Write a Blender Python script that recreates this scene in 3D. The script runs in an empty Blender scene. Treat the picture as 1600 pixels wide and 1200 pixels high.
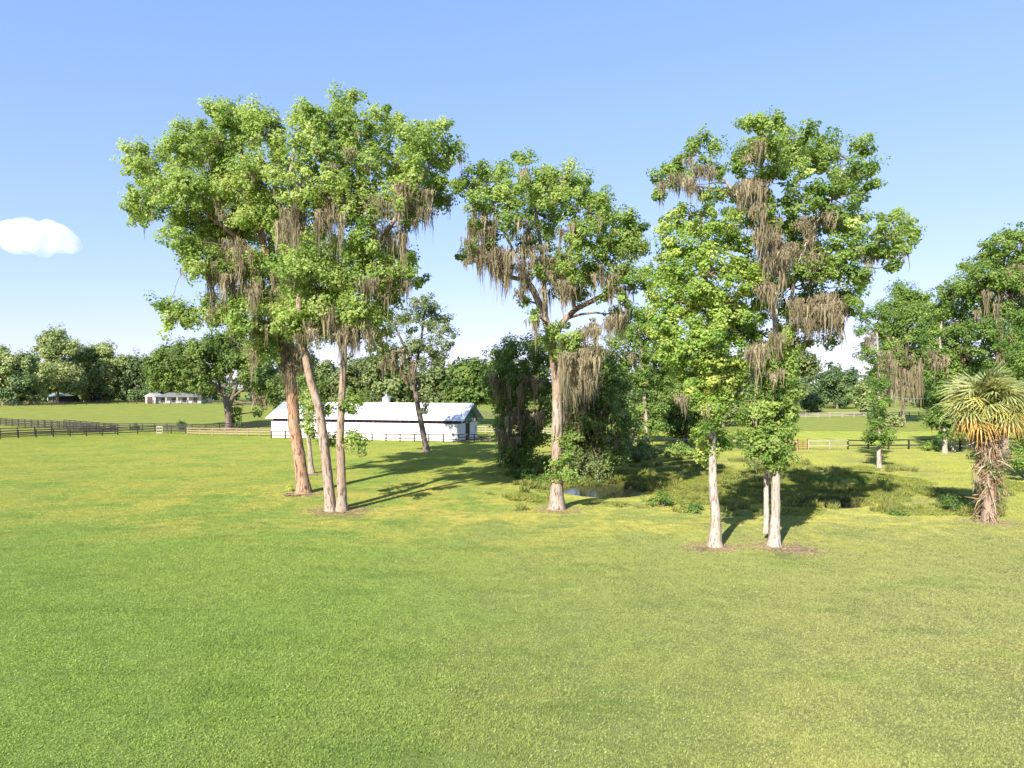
import bpy, math, random
import numpy as np
from mathutils import Vector, Matrix, Euler

R_ = math.radians
C = bpy.context.scene.collection
scene = bpy.context.scene
rng = np.random.default_rng(11)
random.seed(11)

# ------------------------------------------------------------------ camera
CAM_H = 8.0
F = 1080.0           # focal length in photograph pixels (1600 wide)
HOR = 605.0          # row of the horizon
cam = bpy.data.cameras.new('camera')
cam.sensor_width = 36.0
cam.lens = 36.0 * F / 1600.0
cam.shift_y = (HOR - 600.0) / 1600.0
cam.clip_end = 20000
camo = bpy.data.objects.new('camera', cam)
C.objects.link(camo)
camo.location = (0, 0, CAM_H)
camo.rotation_euler = (R_(90), 0, 0)
scene.camera = camo

# ------------------------------------------------------------------ light
SUN_EL = R_(32.0)
SHADOW_AZ = R_(27.0)             # shadows run away from the camera and to the right
sun_dir = Vector((-math.sin(SHADOW_AZ) * math.cos(SUN_EL), -math.cos(SHADOW_AZ) * math.cos(SUN_EL), math.sin(SUN_EL)))
world = bpy.data.worlds.new('World')
scene.world = world
world.use_nodes = True
wn = world.node_tree
wn.nodes.clear()
sky = wn.nodes.new('ShaderNodeTexSky')
sky.sky_type = 'NISHITA'
sky.sun_disc = False
sky.sun_elevation = SUN_EL
sky.sun_rotation = math.atan2(sun_dir.x, sun_dir.y)
sky.altitude = 0
sky.air_density = 1.0
sky.dust_density = 0.2
sky.ozone_density = 3.0
bg = wn.nodes.new('ShaderNodeBackground')
bg.inputs['Strength'].default_value = 0.105
wo = wn.nodes.new('ShaderNodeOutputWorld')
sep_ = wn.nodes.new('ShaderNodeSeparateColor')
com_ = wn.nodes.new('ShaderNodeCombineColor')
wn.links.new(sky.outputs[0], sep_.inputs[0])
for ch, (k_, v0_, g_) in enumerate(((0.33, 0.28, 0.63), (0.545, 0.50, 0.49), (1.02, 0.92, 0.45))):   # camera response: the picture holds its highlights
    pw_ = wn.nodes.new('ShaderNodeMath'); pw_.operation = 'POWER'
    ml_ = wn.nodes.new('ShaderNodeMath'); ml_.operation = 'MULTIPLY'
    wn.links.new(sep_.outputs[ch], pw_.inputs[0]); pw_.inputs[1].default_value = g_
    wn.links.new(pw_.outputs[0], ml_.inputs[0]); ml_.inputs[1].default_value = k_ / 0.258 * (0.258 / v0_) ** g_
    wn.links.new(ml_.outputs[0], com_.inputs[ch])
wn.links.new(com_.outputs[0], bg.inputs['Color'])
wn.links.new(bg.outputs[0], wo.inputs['Surface'])
sl = bpy.data.lights.new('sun', 'SUN')
sl.energy = 4.6
sl.angle = R_(0.5)
sl.color = (1.0, 0.93, 0.80)
so = bpy.data.objects.new('sun', sl)
C.objects.link(so)
so.rotation_euler = sun_dir.to_track_quat('Z', 'Y').to_euler()
so.location = (-40, -60, 60)
scene.view_settings.view_transform = 'Standard'
scene.view_settings.look = 'None'
scene.view_settings.gamma = 1
scene.view_settings.use_curve_mapping = False
scene.view_settings.exposure = 1.3
scene.cycles.max_bounces = 8
scene.cycles.diffuse_bounces = 5
scene.cycles.transmission_bounces = 6
scene.cycles.transparent_max_bounces = 8
scene.cycles.volume_bounces = 10
scene.cycles.use_denoising = True

# ------------------------------------------------------------------ terrain
def sstep(a, b, v):
    t = np.clip((v - a) / (b - a), 0, 1)
    return t * t * (3 - 2 * t)

def terrain(x, y):
    x = np.asarray(x, float); y = np.asarray(y, float)
    z = 2.2 * sstep(125, 250, y) * sstep(30, -40, x)
    z = z - 0.80 * np.exp(-((x - 7.6) / 5.2) ** 2 - ((y - 57.6) / 5.4) ** 2)
    z = z - 0.55 * np.exp(-((x - 22.5) / 10.0) ** 2 - ((y - 51.0) / 7.5) ** 2)
    z = z + 0.07 * np.sin(x * 0.11 + 1.0) * np.sin(y * 0.09 + 0.4) + 0.05 * np.sin(x * 0.31 + y * 0.17)
    return z

def tz(x, y):
    return float(terrain(x, y))

def place(px, py):
    """point of the ground seen at that spot of the photograph"""
    kx, kz = (px - 800.0) / F, -(py - HOR) / F
    t = np.concatenate([np.linspace(6, 150, 2900), np.linspace(150.1, 900, 4000)])
    d = CAM_H + kz * t - terrain(kx * t, t)
    i = np.argmax(d < 0)
    D = t[i] if d[i] < 0 else 800.0
    return Vector((kx * D, D, tz(kx * D, D)))

def at(px, py, D):
    return np.array([(px - 800.0) / F * D, D, CAM_H - (py - HOR) / F * D])

# ------------------------------------------------------------------ node helpers
def mat_new(name):
    m = bpy.data.materials.new(name)
    m.use_nodes = True
    m.node_tree.nodes.clear()
    return m

class NT:
    def __init__(s, tree):
        s.t = tree
    def n(s, kind, **kw):
        nd = s.t.nodes.new(kind)
        for k, v in kw.items():
            if k.startswith('_'):
                setattr(nd, k[1:], v)
            else:
                nd.inputs[k.replace('__', ' ')].default_value = v
        return nd
    def l(s, a, b):
        s.t.links.new(a, b)
    def setin(s, sock, v):
        if isinstance(v, bpy.types.NodeSocket):
            s.l(v, sock)
        else:
            sock.default_value = v
    def math(s, op, a, b=0.0, clamp=False):
        nd = s.t.nodes.new('ShaderNodeMath'); nd.operation = op; nd.use_clamp = clamp
        s.setin(nd.inputs[0], a); s.setin(nd.inputs[1], b)
        return nd.outputs[0]
    def mix(s, f, a, b):
        nd = s.t.nodes.new('ShaderNodeMix'); nd.data_type = 'RGBA'
        s.setin(nd.inputs[0], f)
        s.setin(nd.inputs[6], a if isinstance(a, bpy.types.NodeSocket) else (*a, 1))
        s.setin(nd.inputs[7], b if isinstance(b, bpy.types.NodeSocket) else (*b, 1))
        return nd.outputs[2]
    def rng(s, v, a, b, c=0.0, d=1.0):
        nd = s.t.nodes.new('ShaderNodeMapRange')
        nd.interpolation_type = 'SMOOTHSTEP'
        s.setin(nd.inputs[0], v)
        nd.inputs[1].default_value = a; nd.inputs[2].default_value = b
        nd.inputs[3].default_value = c; nd.inputs[4].default_value = d
        return nd.outputs[0]
    def noise(s, vec, scale, detail=3.0, rough=0.55):
        nd = s.t.nodes.new('ShaderNodeTexNoise')
        s.l(vec, nd.inputs['Vector'])
        nd.inputs['Scale'].default_value = scale
        nd.inputs['Detail'].default_value = detail
        nd.inputs['Roughness'].default_value = rough
        return nd.outputs[0]
    def scale(s, vec, v):
        nd = s.t.nodes.new('ShaderNodeVectorMath'); nd.operation = 'MULTIPLY'
        s.l(vec, nd.inputs[0]); nd.inputs[1].default_value = v
        return nd.outputs[0]

def simple_mat(name, col, rough=0.7, var=0.12, nscale=3.0, bump=0.0, bscale=20.0, spec=0.3, metal=0.0, stretch=(1, 1, 1)):
    m = mat_new(name); t = NT(m.node_tree)
    geo = t.n('ShaderNodeNewGeometry')
    v = t.scale(geo.outputs['Position'], stretch)
    nz = t.noise(v, nscale, 5)
    f = t.rng(nz, 0.3, 0.7)
    c = t.mix(f, tuple(x * (1 - var) for x in col), tuple(min(1, x * (1 + var)) for x in col))
    b = t.n('ShaderNodeBsdfPrincipled', Roughness=rough, Metallic=metal)
    b.inputs['Specular IOR Level'].default_value = spec
    t.l(c, b.inputs['Base Color'])
    if bump > 0:
        bp = t.n('ShaderNodeBump', Strength=bump, Distance=0.02)
        t.l(t.noise(v, bscale, 4), bp.inputs['Height'])
        t.l(bp.outputs[0], b.inputs['Normal'])
    o = t.n('ShaderNodeOutputMaterial')
    t.l(b.outputs[0], o.inputs['Surface'])
    return m

# ------------------------------------------------------------------ object helpers
def tag(o, label=None, cat=None, group=None, kind=None):
    if label: o['label'] = label
    if cat: o['category'] = cat
    if group: o['group'] = group
    if kind: o['kind'] = kind
    return o

def empty(name, loc, rz=0.0):
    o = bpy.data.objects.new(name, None)
    o.empty_display_size = 0.5
    o.location = loc
    o.rotation_euler = (0, 0, rz)
    C.objects.link(o)
    return o

def link(name, me, parent=None, loc=None):
    o = bpy.data.objects.new(name, me)
    C.objects.link(o)
    if parent is not None:
        o.parent = parent
        if loc is None:
            loc = (0, 0, 0)
    if loc is not None:
        o.location = loc
    return o

def np_mesh(name, V, faces, mat, smooth=False, attr=None):
    """faces: (n,3) or (n,4) array, or a list of arrays"""
    me = bpy.data.meshes.new(name)
    V = np.ascontiguousarray(V, dtype=np.float32)
    if not isinstance(faces, list): faces = [faces]
    faces = [np.asarray(f, np.int32) for f in faces if len(f)]
    me.vertices.add(len(V)); me.vertices.foreach_set('co', V.ravel())
    loops = np.concatenate([f.ravel() for f in faces])
    tot = np.concatenate([np.full(len(f), f.shape[1], np.int32) for f in faces])
    start = np.concatenate([[0], np.cumsum(tot)[:-1]]).astype(np.int32)
    me.loops.add(len(loops)); me.loops.foreach_set('vertex_index', loops)
    me.polygons.add(len(tot))
    me.polygons.foreach_set('loop_start', start)
    me.polygons.foreach_set('loop_total', tot)
    me.polygons.foreach_set('use_smooth', np.full(len(tot), smooth, bool))
    if attr is not None:
        a = me.attributes.new('tint', 'FLOAT', 'FACE')
        a.data.foreach_set('value', np.asarray(attr, np.float32))
    me.update(calc_edges=True)
    me.materials.append(mat)
    return me

class MB:
    """collects boxes, prisms and tubes into one mesh"""
    def __init__(s):
        s.v = []; s.q = []; s.t = []; s.n = 0
    def add(s, V, quads=None, tris=None):
        V = np.asarray(V, float)
        if quads is not None and len(quads): s.q.append(np.asarray(quads) + s.n)
        if tris is not None and len(tris): s.t.append(np.asarray(tris) + s.n)
        s.v.append(V); s.n += len(V)
    def box(s, c, d, rz=0.0):
        x, y, z = d[0] / 2, d[1] / 2, d[2] / 2
        P = np.array([[-x, -y, -z], [x, -y, -z], [x, y, -z], [-x, y, -z], [-x, -y, z], [x, -y, z], [x, y, z], [-x, y, z]])
        if rz:
            cs, sn = math.cos(rz), math.sin(rz)
            P = P @ np.array([[cs, sn, 0], [-sn, cs, 0], [0, 0, 1]])
        s.add(P + np.asarray(c), [[0, 3, 2, 1], [4, 5, 6, 7], [0, 1, 5, 4], [1, 2, 6, 5], [2, 3, 7, 6], [3, 0, 4, 7]])
    def box8(s, P):
        s.add(P, [[0, 3, 2, 1], [4, 5, 6, 7], [0, 1, 5, 4], [1, 2, 6, 5], [2, 3, 7, 6], [3, 0, 4, 7]])
    def tube(s, pts, rad, sides=8, ridge=0.0, cap=True, seed=0):
        pts = np.asarray(pts, float); rad = np.asarray(rad, float)
        n = len(pts)
        tan = np.gradient(pts, axis=0)
        tan /= np.linalg.norm(tan, axis=1)[:, None] + 1e-9
        ref = np.array([0.0, 1.0, 0.0]) if abs(tan[0][1]) < 0.8 else np.array([1.0, 0, 0])
        a = np.linspace(0, 2 * math.pi, sides, endpoint=False)
        r_ = np.random.default_rng(seed)
        prof = 1 + ridge * r_.uniform(-1, 1, sides)
        V = []
        for i in range(n):
            u = np.cross(ref, tan[i]); u /= np.linalg.norm(u) + 1e-9
            w = np.cross(tan[i], u)
            rr = rad[i] * (prof + ridge * 0.6 * r_.uniform(-1, 1, sides))
            V.append(pts[i] + np.outer(np.cos(a) * rr, u) + np.outer(np.sin(a) * rr, w))
        V = np.concatenate(V)
        i = np.arange(n - 1)[:, None] * sides; j = np.arange(sides)[None, :]; k = (j + 1) % sides
        Q = np.stack([i + j, i + k, i + k + sides, i + j + sides], -1).reshape(-1, 4)
        T = None
        if cap:
            V = np.vstack([V, pts[-1] + tan[-1] * rad[-1] * 0.5])
            b = (n - 1) * sides; e = n * sides
            T = np.array([[b + q, b + (q + 1) % sides, e] for q in range(sides)])
        s.add(V, Q, T)
    def mesh(s, name, mat, smooth=False):
        V = np.concatenate(s.v)
        fs = []
        if s.q: fs.append(np.concatenate(s.q))
        if s.t: fs.append(np.concatenate(s.t))
        return np_mesh(name, V, fs, mat, smooth)
    def obj(s, name, mat, parent=None, smooth=False, loc=None):
        return link(name, s.mesh(name, mat, smooth), parent, loc)

def spline(P, step=0.5):
    """Catmull-Rom through rows of P (any number of columns; first three are the position)"""
    P = np.asarray(P, float)
    if len(P) < 3:
        n = max(2, int(np.linalg.norm(P[-1][:3] - P[0][:3]) / step) + 1)
        t = np.linspace(0, 1, n)[:, None]
        return P[0] * (1 - t) + P[-1] * t
    Q = np.vstack([2 * P[0] - P[1], P, 2 * P[-1] - P[-2]])
    out = []
    for i in range(1, len(Q) - 2):
        n = max(2, int(np.linalg.norm(Q[i + 1][:3] - Q[i][:3]) / step) + 1)
        t = np.linspace(0, 1, n, endpoint=False)[:, None]
        a, b, c, d = Q[i - 1], Q[i], Q[i + 1], Q[i + 2]
        out.append(0.5 * (2 * b + (c - a) * t + (2 * a - 5 * b + 4 * c - d) * t ** 2 + (3 * b - 3 * c + d - a) * t ** 3))
    out.append(Q[-2][None])
    return np.concatenate(out)

# ------------------------------------------------------------------ grass colour (shared by soil sheet and blades)
BARE = []     # (x, y, radius) bare ground round the tree feet, filled below
for px, py, r in ((472, 772, 1.9), (528, 800, 2.6), (488, 741, 1.2), (870, 797, 1.9), (1117, 856, 1.7), (1215, 856, 2.0),
                  (1546, 816, 1.6), (667, 706, 1.7), (357, 672, 5.0), (1255, 862, 1.2), (1374, 731, .9)):
    p = place(px, py); BARE.append((p.x, p.y, r))

def make_grass_group():
    g = bpy.data.node_groups.new('grass_colour', 'ShaderNodeTree')
    g.interface.new_socket('Color', in_out='OUTPUT', socket_type='NodeSocketColor')
    g.interface.new_socket('Bare', in_out='OUTPUT', socket_type='NodeSocketFloat')
    t = NT(g)
    out = t.n('NodeGroupOutput')
    geo = t.n('ShaderNodeNewGeometry')
    pos = geo.outputs['Position']
    sep = t.n('ShaderNodeSeparateXYZ'); t.l(pos, sep.inputs[0])
    X, Y = sep.outputs[0], sep.outputs[1]
    flat = t.scale(pos, (1, 1, 0))
    n1 = t.noise(flat, 0.045, 3)
    n2 = t.noise(flat, 0.22, 4, 0.6)
    n3 = t.noise(flat, 1.3, 4, 0.65)
    n4 = t.noise(t.scale(flat, (1, 1.4, 1)), 9.0, 3, 0.7)
    green = (0.180, 0.245, 0.056)
    lush = (0.105, 0.170, 0.036)
    olive = (0.208, 0.216, 0.080)
    yell = (0.275, 0.280, 0.066)
    far = (0.200, 0.240, 0.045)
    straw = (0.40, 0.31, 0.13)
    # green on the left foreground turning olive to the right
    gx = t.math('ADD', t.math('MULTIPLY', X, 0.075), t.math('MULTIPLY', t.math('SUBTRACT', n1, 0.5), 3.0))
    f = t.rng(gx, -1.1, 1.3)
    c = t.mix(f, green, olive)
    # yellow belt across the middle distance
    ym = t.math('MULTIPLY', t.rng(t.math('ADD', Y, t.math('MULTIPLY', t.math('SUBTRACT', n1, 0.5), 30)), 22, 52), t.rng(Y, 150, 90))
    ym = t.math('MULTIPLY', ym, t.rng(t.math('ADD', n2, t.math('MULTIPLY', n3, 0.35)), 0.50, 0.78, 0.12, 1.0))
    c = t.mix(ym, c, yell)
    # yellow tongue in the right foreground
    ym2 = t.math('MULTIPLY', t.rng(Y, 30, 15), t.rng(X, -6, 4))
    ym2 = t.math('MULTIPLY', ym2, t.rng(n2, 0.45, 0.66))
    c = t.mix(t.math('MULTIPLY', ym2, 0.7), c, (0.255, 0.250, 0.085))
    # dry yellow ground round the tall trees
    sf = t.math('MULTIPLY', t.rng(Y, 33, 42), t.rng(Y, 62, 48))
    sf = t.math('MULTIPLY', sf, t.math('MULTIPLY', t.rng(X, -32, -16), t.rng(X, 34, 22)))
    sf = t.math('MULTIPLY', sf, t.rng(t.math('ADD', t.math('MULTIPLY', n2, 0.6), t.math('MULTIPLY', n3, 0.4)), 0.46, 0.60, 0.0, 0.6))
    c = t.mix(sf, c, (0.36, 0.31, 0.095))
    # far pasture
    fm = t.rng(Y, 78, 125)
    farc = t.mix(t.rng(n2, 0.35, 0.68), far, (0.250, 0.275, 0.058))
    c = t.mix(fm, c, farc)
    # darker lush streaks
    st = t.noise(t.scale(flat, (0.55, 1.3, 1)), 0.35, 4, 0.6)
    dm = t.math('MULTIPLY', t.rng(st, 0.50, 0.72), 0.50)
    dm = t.math('MULTIPLY', dm, t.rng(Y, 90, 40))
    c = t.mix(dm, c, lush)
    # mown stripes in the pasture on the right
    w = t.n('ShaderNodeTexWave', Scale=0.11, Distortion=1.2, Detail=1.0)
    t.l(t.scale(flat, (1, 0.25, 0)), w.inputs['Vector'])
    wm = t.math('MULTIPLY', t.math('MULTIPLY', t.rng(X, 32, 48), t.rng(Y, 92, 105)), t.rng(w.outputs['Fac'], 0.3, 0.8, 0, 0.3))
    c = t.mix(wm, c, (0.34, 0.37, 0.11))
    # dry ends and small straw flecks
    sm = t.math('MULTIPLY', t.rng(n4, 0.60, 0.75), t.rng(n3, 0.42, 0.62))
    c = t.mix(t.math('MULTIPLY', sm, 0.16), c, straw)
    # fine value change
    hv = t.n('ShaderNodeHueSaturation')
    t.l(c, hv.inputs['Color'])
    t.l(t.rng(t.math('ADD', t.math('MULTIPLY', n3, 0.6), t.math('MULTIPLY', n4, 0.4)), 0.3, 0.7, 0.88, 1.12), hv.inputs['Value'])
    c = hv.outputs[0]
    # needle litter and bare soil round tree feet
    tot = None
    for x, y, r in BARE:
        d = t.n('ShaderNodeVectorMath', _operation='DISTANCE')
        t.l(flat, d.inputs[0]); d.inputs[1].default_value = (x, y, 0)
        v = t.math('ADD', t.math('DIVIDE', d.outputs['Value'], r), t.math('ADD', t.math('MULTIPLY', t.math('SUBTRACT', n3, 0.5), 2.6), t.math('MULTIPLY', t.math('SUBTRACT', n2, 0.5), 1.6)))
        m = t.rng(v, 1.05, 0.35)
        tot = m if tot is None else t.math('MAXIMUM', tot, m)
    soil = t.mix(t.rng(n4, 0.35, 0.65), (0.16, 0.115, 0.065), (0.33, 0.25, 0.15))
    c = t.mix(t.math('MULTIPLY', tot, 0.75), c, soil)
    # mud at the ponds
    for x, y, r in ((7.6, 57.4, 3.7), (22.9, 49.8, 2.2)):
        d = t.n('ShaderNodeVectorMath', _operation='DISTANCE')
        t.l(flat, d.inputs[0]); d.inputs[1].default_value = (x, y, 0)
        v = t.math('ADD', t.math('DIVIDE', d.outputs['Value'], r), t.math('MULTIPLY', t.math('SUBTRACT', n3, 0.5), 0.8))
        c = t.mix(t.rng(v, 1.0, 0.8), c, (0.05, 0.045, 0.028))
    t.l(c, out.inputs[0]); t.l(tot, out.inputs[1])
    return g

GRASS = make_grass_group()

def grass_ground_mat():
    m = mat_new('pasture_soil'); t = NT(m.node_tree)
    g = t.n('ShaderNodeGroup', _node_tree=GRASS)
    b = t.n('ShaderNodeBsdfPrincipled', Roughness=0.95)
    b.inputs['Specular IOR Level'].default_value = 0.1
    geo = t.n('ShaderNodeNewGeometry')
    sep = t.n('ShaderNodeSeparateXYZ'); t.l(geo.outputs['Position'], sep.inputs[0])
    hv = t.n('ShaderNodeHueSaturation'); t.l(g.outputs[0], hv.inputs['Color'])
    t.l(t.rng(sep.outputs[1], 60, 120, 0.88, 0.92), hv.inputs['Value'])
    t.l(hv.outputs[0], b.inputs['Base Color'])
    bp = t.n('ShaderNodeBump', Strength=0.9, Distance=0.12)
    t.l(t.noise(t.scale(geo.outputs['Position'], (1, 1, 0)), 5.0, 5, 0.7), bp.inputs['Height'])
    t.l(bp.outputs[0], b.inputs['Normal'])
    o = t.n('ShaderNodeOutputMaterial'); t.l(b.outputs[0], o.inputs['Surface'])
    return m

def blade_mat(name, tintcol=None, amt=0.0, v=1.0):
    m = mat_new(name); t = NT(m.node_tree)
    g = t.n('ShaderNodeGroup', _node_tree=GRASS)
    a = t.n('ShaderNodeAttribute', _attribute_name='tint')
    c = g.outputs[0]
    if tintcol: c = t.mix(amt, c, tintcol)
    hv = t.n('ShaderNodeHueSaturation'); t.l(c, hv.inputs['Color'])
    t.l(t.rng(a.outputs['Fac'], 0, 1, 1.2 * v, 2.15 * v), hv.inputs['Value'])
    t.l(t.rng(a.outputs['Fac'], 0, 1, 0.515, 0.49), hv.inputs['Hue'])
    d = t.n('ShaderNodeBsdfPrincipled', Roughness=0.55)
    d.inputs['Specular IOR Level'].default_value = 0.25
    t.l(hv.outputs[0], d.inputs['Base Color'])
    tr = t.n('ShaderNodeBsdfTranslucent'); t.l(hv.outputs[0], tr.inputs['Color'])
    mx = t.n('ShaderNodeMixShader', Fac=0.40)
    t.l(d.outputs[0], mx.inputs[1]); t.l(tr.outputs[0], mx.inputs[2])
    o = t.n('ShaderNodeOutputMaterial'); t.l(mx.outputs[0], o.inputs['Surface'])
    return m

def leaf_mat(name, dark, mid, light, trans=0.42, rough=0.5, spec=0.35):
    m = mat_new(name); t = NT(m.node_tree)
    a = t.n('ShaderNodeAttribute', _attribute_name='tint')
    cr = t.n('ShaderNodeValToRGB')
    e = cr.color_ramp.elements
    e[0].position = 0.08; e[0].color = (*dark, 1)
    e[1].position = 0.95; e[1].color = (*light, 1)
    k = e.new(0.5); k.color = (*mid, 1)
    t.l(a.outputs['Fac'], cr.inputs[0])
    d = t.n('ShaderNodeBsdfPrincipled', Roughness=rough)
    d.inputs['Specular IOR Level'].default_value = spec
    t.l(cr.outputs[0], d.inputs['Base Color'])
    hv = t.n('ShaderNodeHueSaturation', Hue=0.485, Saturation=1.1, Value=1.25)
    t.l(cr.outputs[0], hv.inputs['Color'])
    tr = t.n('ShaderNodeBsdfTranslucent'); t.l(hv.outputs[0], tr.inputs['Color'])
    mx = t.n('ShaderNodeMixShader', Fac=trans)
    t.l(d.outputs[0], mx.inputs[1]); t.l(tr.outputs[0], mx.inputs[2])
    o = t.n('ShaderNodeOutputMaterial'); t.l(mx.outputs[0], o.inputs['Surface'])
    return m

def bark_mat(name, c1, c2, c3, vs=1.0):
    m = mat_new(name); t = NT(m.node_tree)
    geo = t.n('ShaderNodeNewGeometry')
    v = t.scale(geo.outputs['Position'], (1, 1, 0.22))
    n1 = t.noise(v, 7.0 * vs, 6, 0.65)
    n2 = t.noise(t.scale(geo.outputs['Position'], (1, 1, 0.6)), 0.55, 3)
    n3 = t.noise(v, 22.0 * vs, 3, 0.6)
    c = t.mix(t.rng(n2, 0.38, 0.62), c1, c2)
    c = t.mix(t.rng(n1, 0.52, 0.36), c, c3)
    c = t.mix(t.rng(n3, 0.55, 0.8, 0, 0.45), c, tuple(min(1, x * 1.7) for x in c1))
    b = t.n('ShaderNodeBsdfPrincipled', Roughness=0.92)
    b.inputs['Specular IOR Level'].default_value = 0.15
    t.l(c, b.inputs['Base Color'])
    bp = t.n('ShaderNodeBump', Strength=1.0, Distance=0.08)
    t.l(t.math('ADD', n1, t.math('MULTIPLY', n3, 0.4)), bp.inputs['Height'])
    t.l(bp.outputs[0], b.inputs['Normal'])
    o = t.n('ShaderNodeOutputMaterial'); t.l(b.outputs[0], o.inputs['Surface'])
    return m

M = {}
M['ground'] = grass_ground_mat()
M['blade'] = blade_mat('lawn_blade')
M['marsh'] = blade_mat('marsh_blade', (0.125, 0.155, 0.022), 0.5, 0.86)
M['thicket'] = leaf_mat('thicket_leaf', (0.085, 0.155, 0.038), (0.180, 0.270, 0.070), (0.36, 0.43, 0.14), 0.5)
M['reed'] = blade_mat('reed_blade', (0.13, 0.15, 0.035), 0.55, 0.8)
M['gum'] = leaf_mat('sweetgum_leaf', (0.125, 0.230, 0.050), (0.290, 0.405, 0.100), (0.52, 0.60, 0.22), 0.54)
M['gum_cool'] = leaf_mat('fresh_leaf', (0.105, 0.200, 0.045), (0.225, 0.340, 0.078), (0.42, 0.52, 0.15), 0.54)
M['lime'] = leaf_mat('lime_leaf', (0.120, 0.240, 0.045), (0.280, 0.410, 0.085), (0.58, 0.62, 0.18), 0.48)
M['oak'] = leaf_mat('live_oak_leaf', (0.055, 0.110, 0.024), (0.115, 0.195, 0.042), (0.25, 0.32, 0.08), 0.4)
M['dull'] = leaf_mat('grey_green_leaf', (0.095, 0.145, 0.050), (0.190, 0.250, 0.090), (0.34, 0.38, 0.16), 0.42)
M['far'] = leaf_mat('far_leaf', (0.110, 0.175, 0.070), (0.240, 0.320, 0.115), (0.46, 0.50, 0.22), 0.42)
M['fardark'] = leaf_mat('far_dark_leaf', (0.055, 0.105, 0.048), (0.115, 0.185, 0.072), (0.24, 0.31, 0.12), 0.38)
M['moss'] = leaf_mat('moss_strand', (0.140, 0.122, 0.078), (0.285, 0.248, 0.160), (0.460, 0.400, 0.270), 0.4, 0.9, 0.05)
M['bark_orange'] = bark_mat('orange_brown_bark', (0.34, 0.235, 0.165), (0.38, 0.215, 0.13), (0.11, 0.06, 0.04))
M['bark_grey'] = bark_mat('grey_brown_bark', (0.36, 0.30, 0.25), (0.32, 0.235, 0.175), (0.12, 0.08, 0.06))
M['bark_pale'] = bark_mat('pale_grey_bark', (0.47, 0.42, 0.37), (0.40, 0.33, 0.28), (0.19, 0.15, 0.12), 1.3)
M['bark_branch'] = bark_mat('dark_branch_bark', (0.22, 0.17, 0.125), (0.19, 0.125, 0.09), (0.07, 0.05, 0.04))  # set darker than most trunk barks so branches stand out less
M['bark_dark'] = bark_mat('dark_oak_bark', (0.20, 0.165, 0.135), (0.15, 0.12, 0.10), (0.055, 0.045, 0.035))
M['black_paint'] = simple_mat('black_fence_paint', (0.035, 0.033, 0.030), 0.65, 0.3)
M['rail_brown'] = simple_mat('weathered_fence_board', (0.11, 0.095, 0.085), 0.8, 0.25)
M['pale_wood'] = simple_mat('bare_pine_board', (0.28, 0.215, 0.14), 0.8, 0.15)
M['cream'] = simple_mat('cream_board', (0.30, 0.275, 0.19), 0.7, 0.1)
M['grey_wood'] = simple_mat('grey_fence_board', (0.34, 0.29, 0.27), 0.8, 0.15)
M['red_metal'] = simple_mat('rusty_red_gate_paint', (0.20, 0.065, 0.04), 0.5, 0.2)
M['white_wall'] = simple_mat('white_painted_block', (0.70, 0.685, 0.69), 0.6, 0.05, 2.0, 0.2, 8)
M['white_roof'] = simple_mat('white_metal_roof', (0.68, 0.68, 0.70), 0.42, 0.05, 1.5, spec=0.5)
M['grey_roof'] = simple_mat('blue_grey_metal_roof', (0.24, 0.27, 0.32), 0.5, 0.12, 0.8)
M['green_paint'] = simple_mat('dark_teal_boards', (0.055, 0.17, 0.155), 0.6, 0.15)
M['dark_door'] = simple_mat('dark_brown_boards', (0.085, 0.04, 0.03), 0.7, 0.25)
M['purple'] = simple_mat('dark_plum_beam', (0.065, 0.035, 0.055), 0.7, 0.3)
M['house_wall'] = simple_mat('house_white_siding', (0.52, 0.51, 0.50), 0.6, 0.05)
M['shingle'] = simple_mat('grey_shingle', (0.17, 0.165, 0.165), 0.85, 0.15, 1.2)
M['glass'] = simple_mat('dark_window_glass', (0.03, 0.035, 0.045), 0.12, 0.1, spec=0.6)
M['litter'] = simple_mat('fallen_bark', (0.24, 0.175, 0.115), 0.9, 0.3, 5)
M['petal'] = simple_mat('white_petal', (0.55, 0.55, 0.45), 0.8, 0.2)
M['wire'] = simple_mat('pale_cable', (0.5, 0.5, 0.48), 0.5, 0.05)

# ------------------------------------------------------------------ ground
def axis(a, b, n, k):
    t = np.linspace(-1, 1, n)
    s = np.sinh(k * t) / np.sinh(k)
    return np.where(s < 0, -s * a, s * b)

gx = axis(-4000, 4000, 221, 7.2)
gy_near = np.arange(-60, 140, 1.25)
gy_far = 140 + (np.linspace(0, 1, 70) ** 2.6) * 5000
gy = np.concatenate([gy_near, gy_far + 0.5])
GX, GY = np.meshgrid(gx, gy, indexing='xy')
GZ = terrain(GX, GY)
V = np.stack([GX, GY, GZ], -1).reshape(-1, 3)
nx, ny = len(gx), len(gy)
ii = (np.arange(ny - 1)[:, None] * nx + np.arange(nx - 1)[None, :])
Q = np.stack([ii, ii + 1, ii + 1 + nx, ii + nx], -1).reshape(-1, 4)
ground = link('ground', np_mesh('ground', V, Q, M['ground'], True))
tag(ground, 'broad rolling pasture of mown green and yellow grass', None, None, 'structure')

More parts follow.
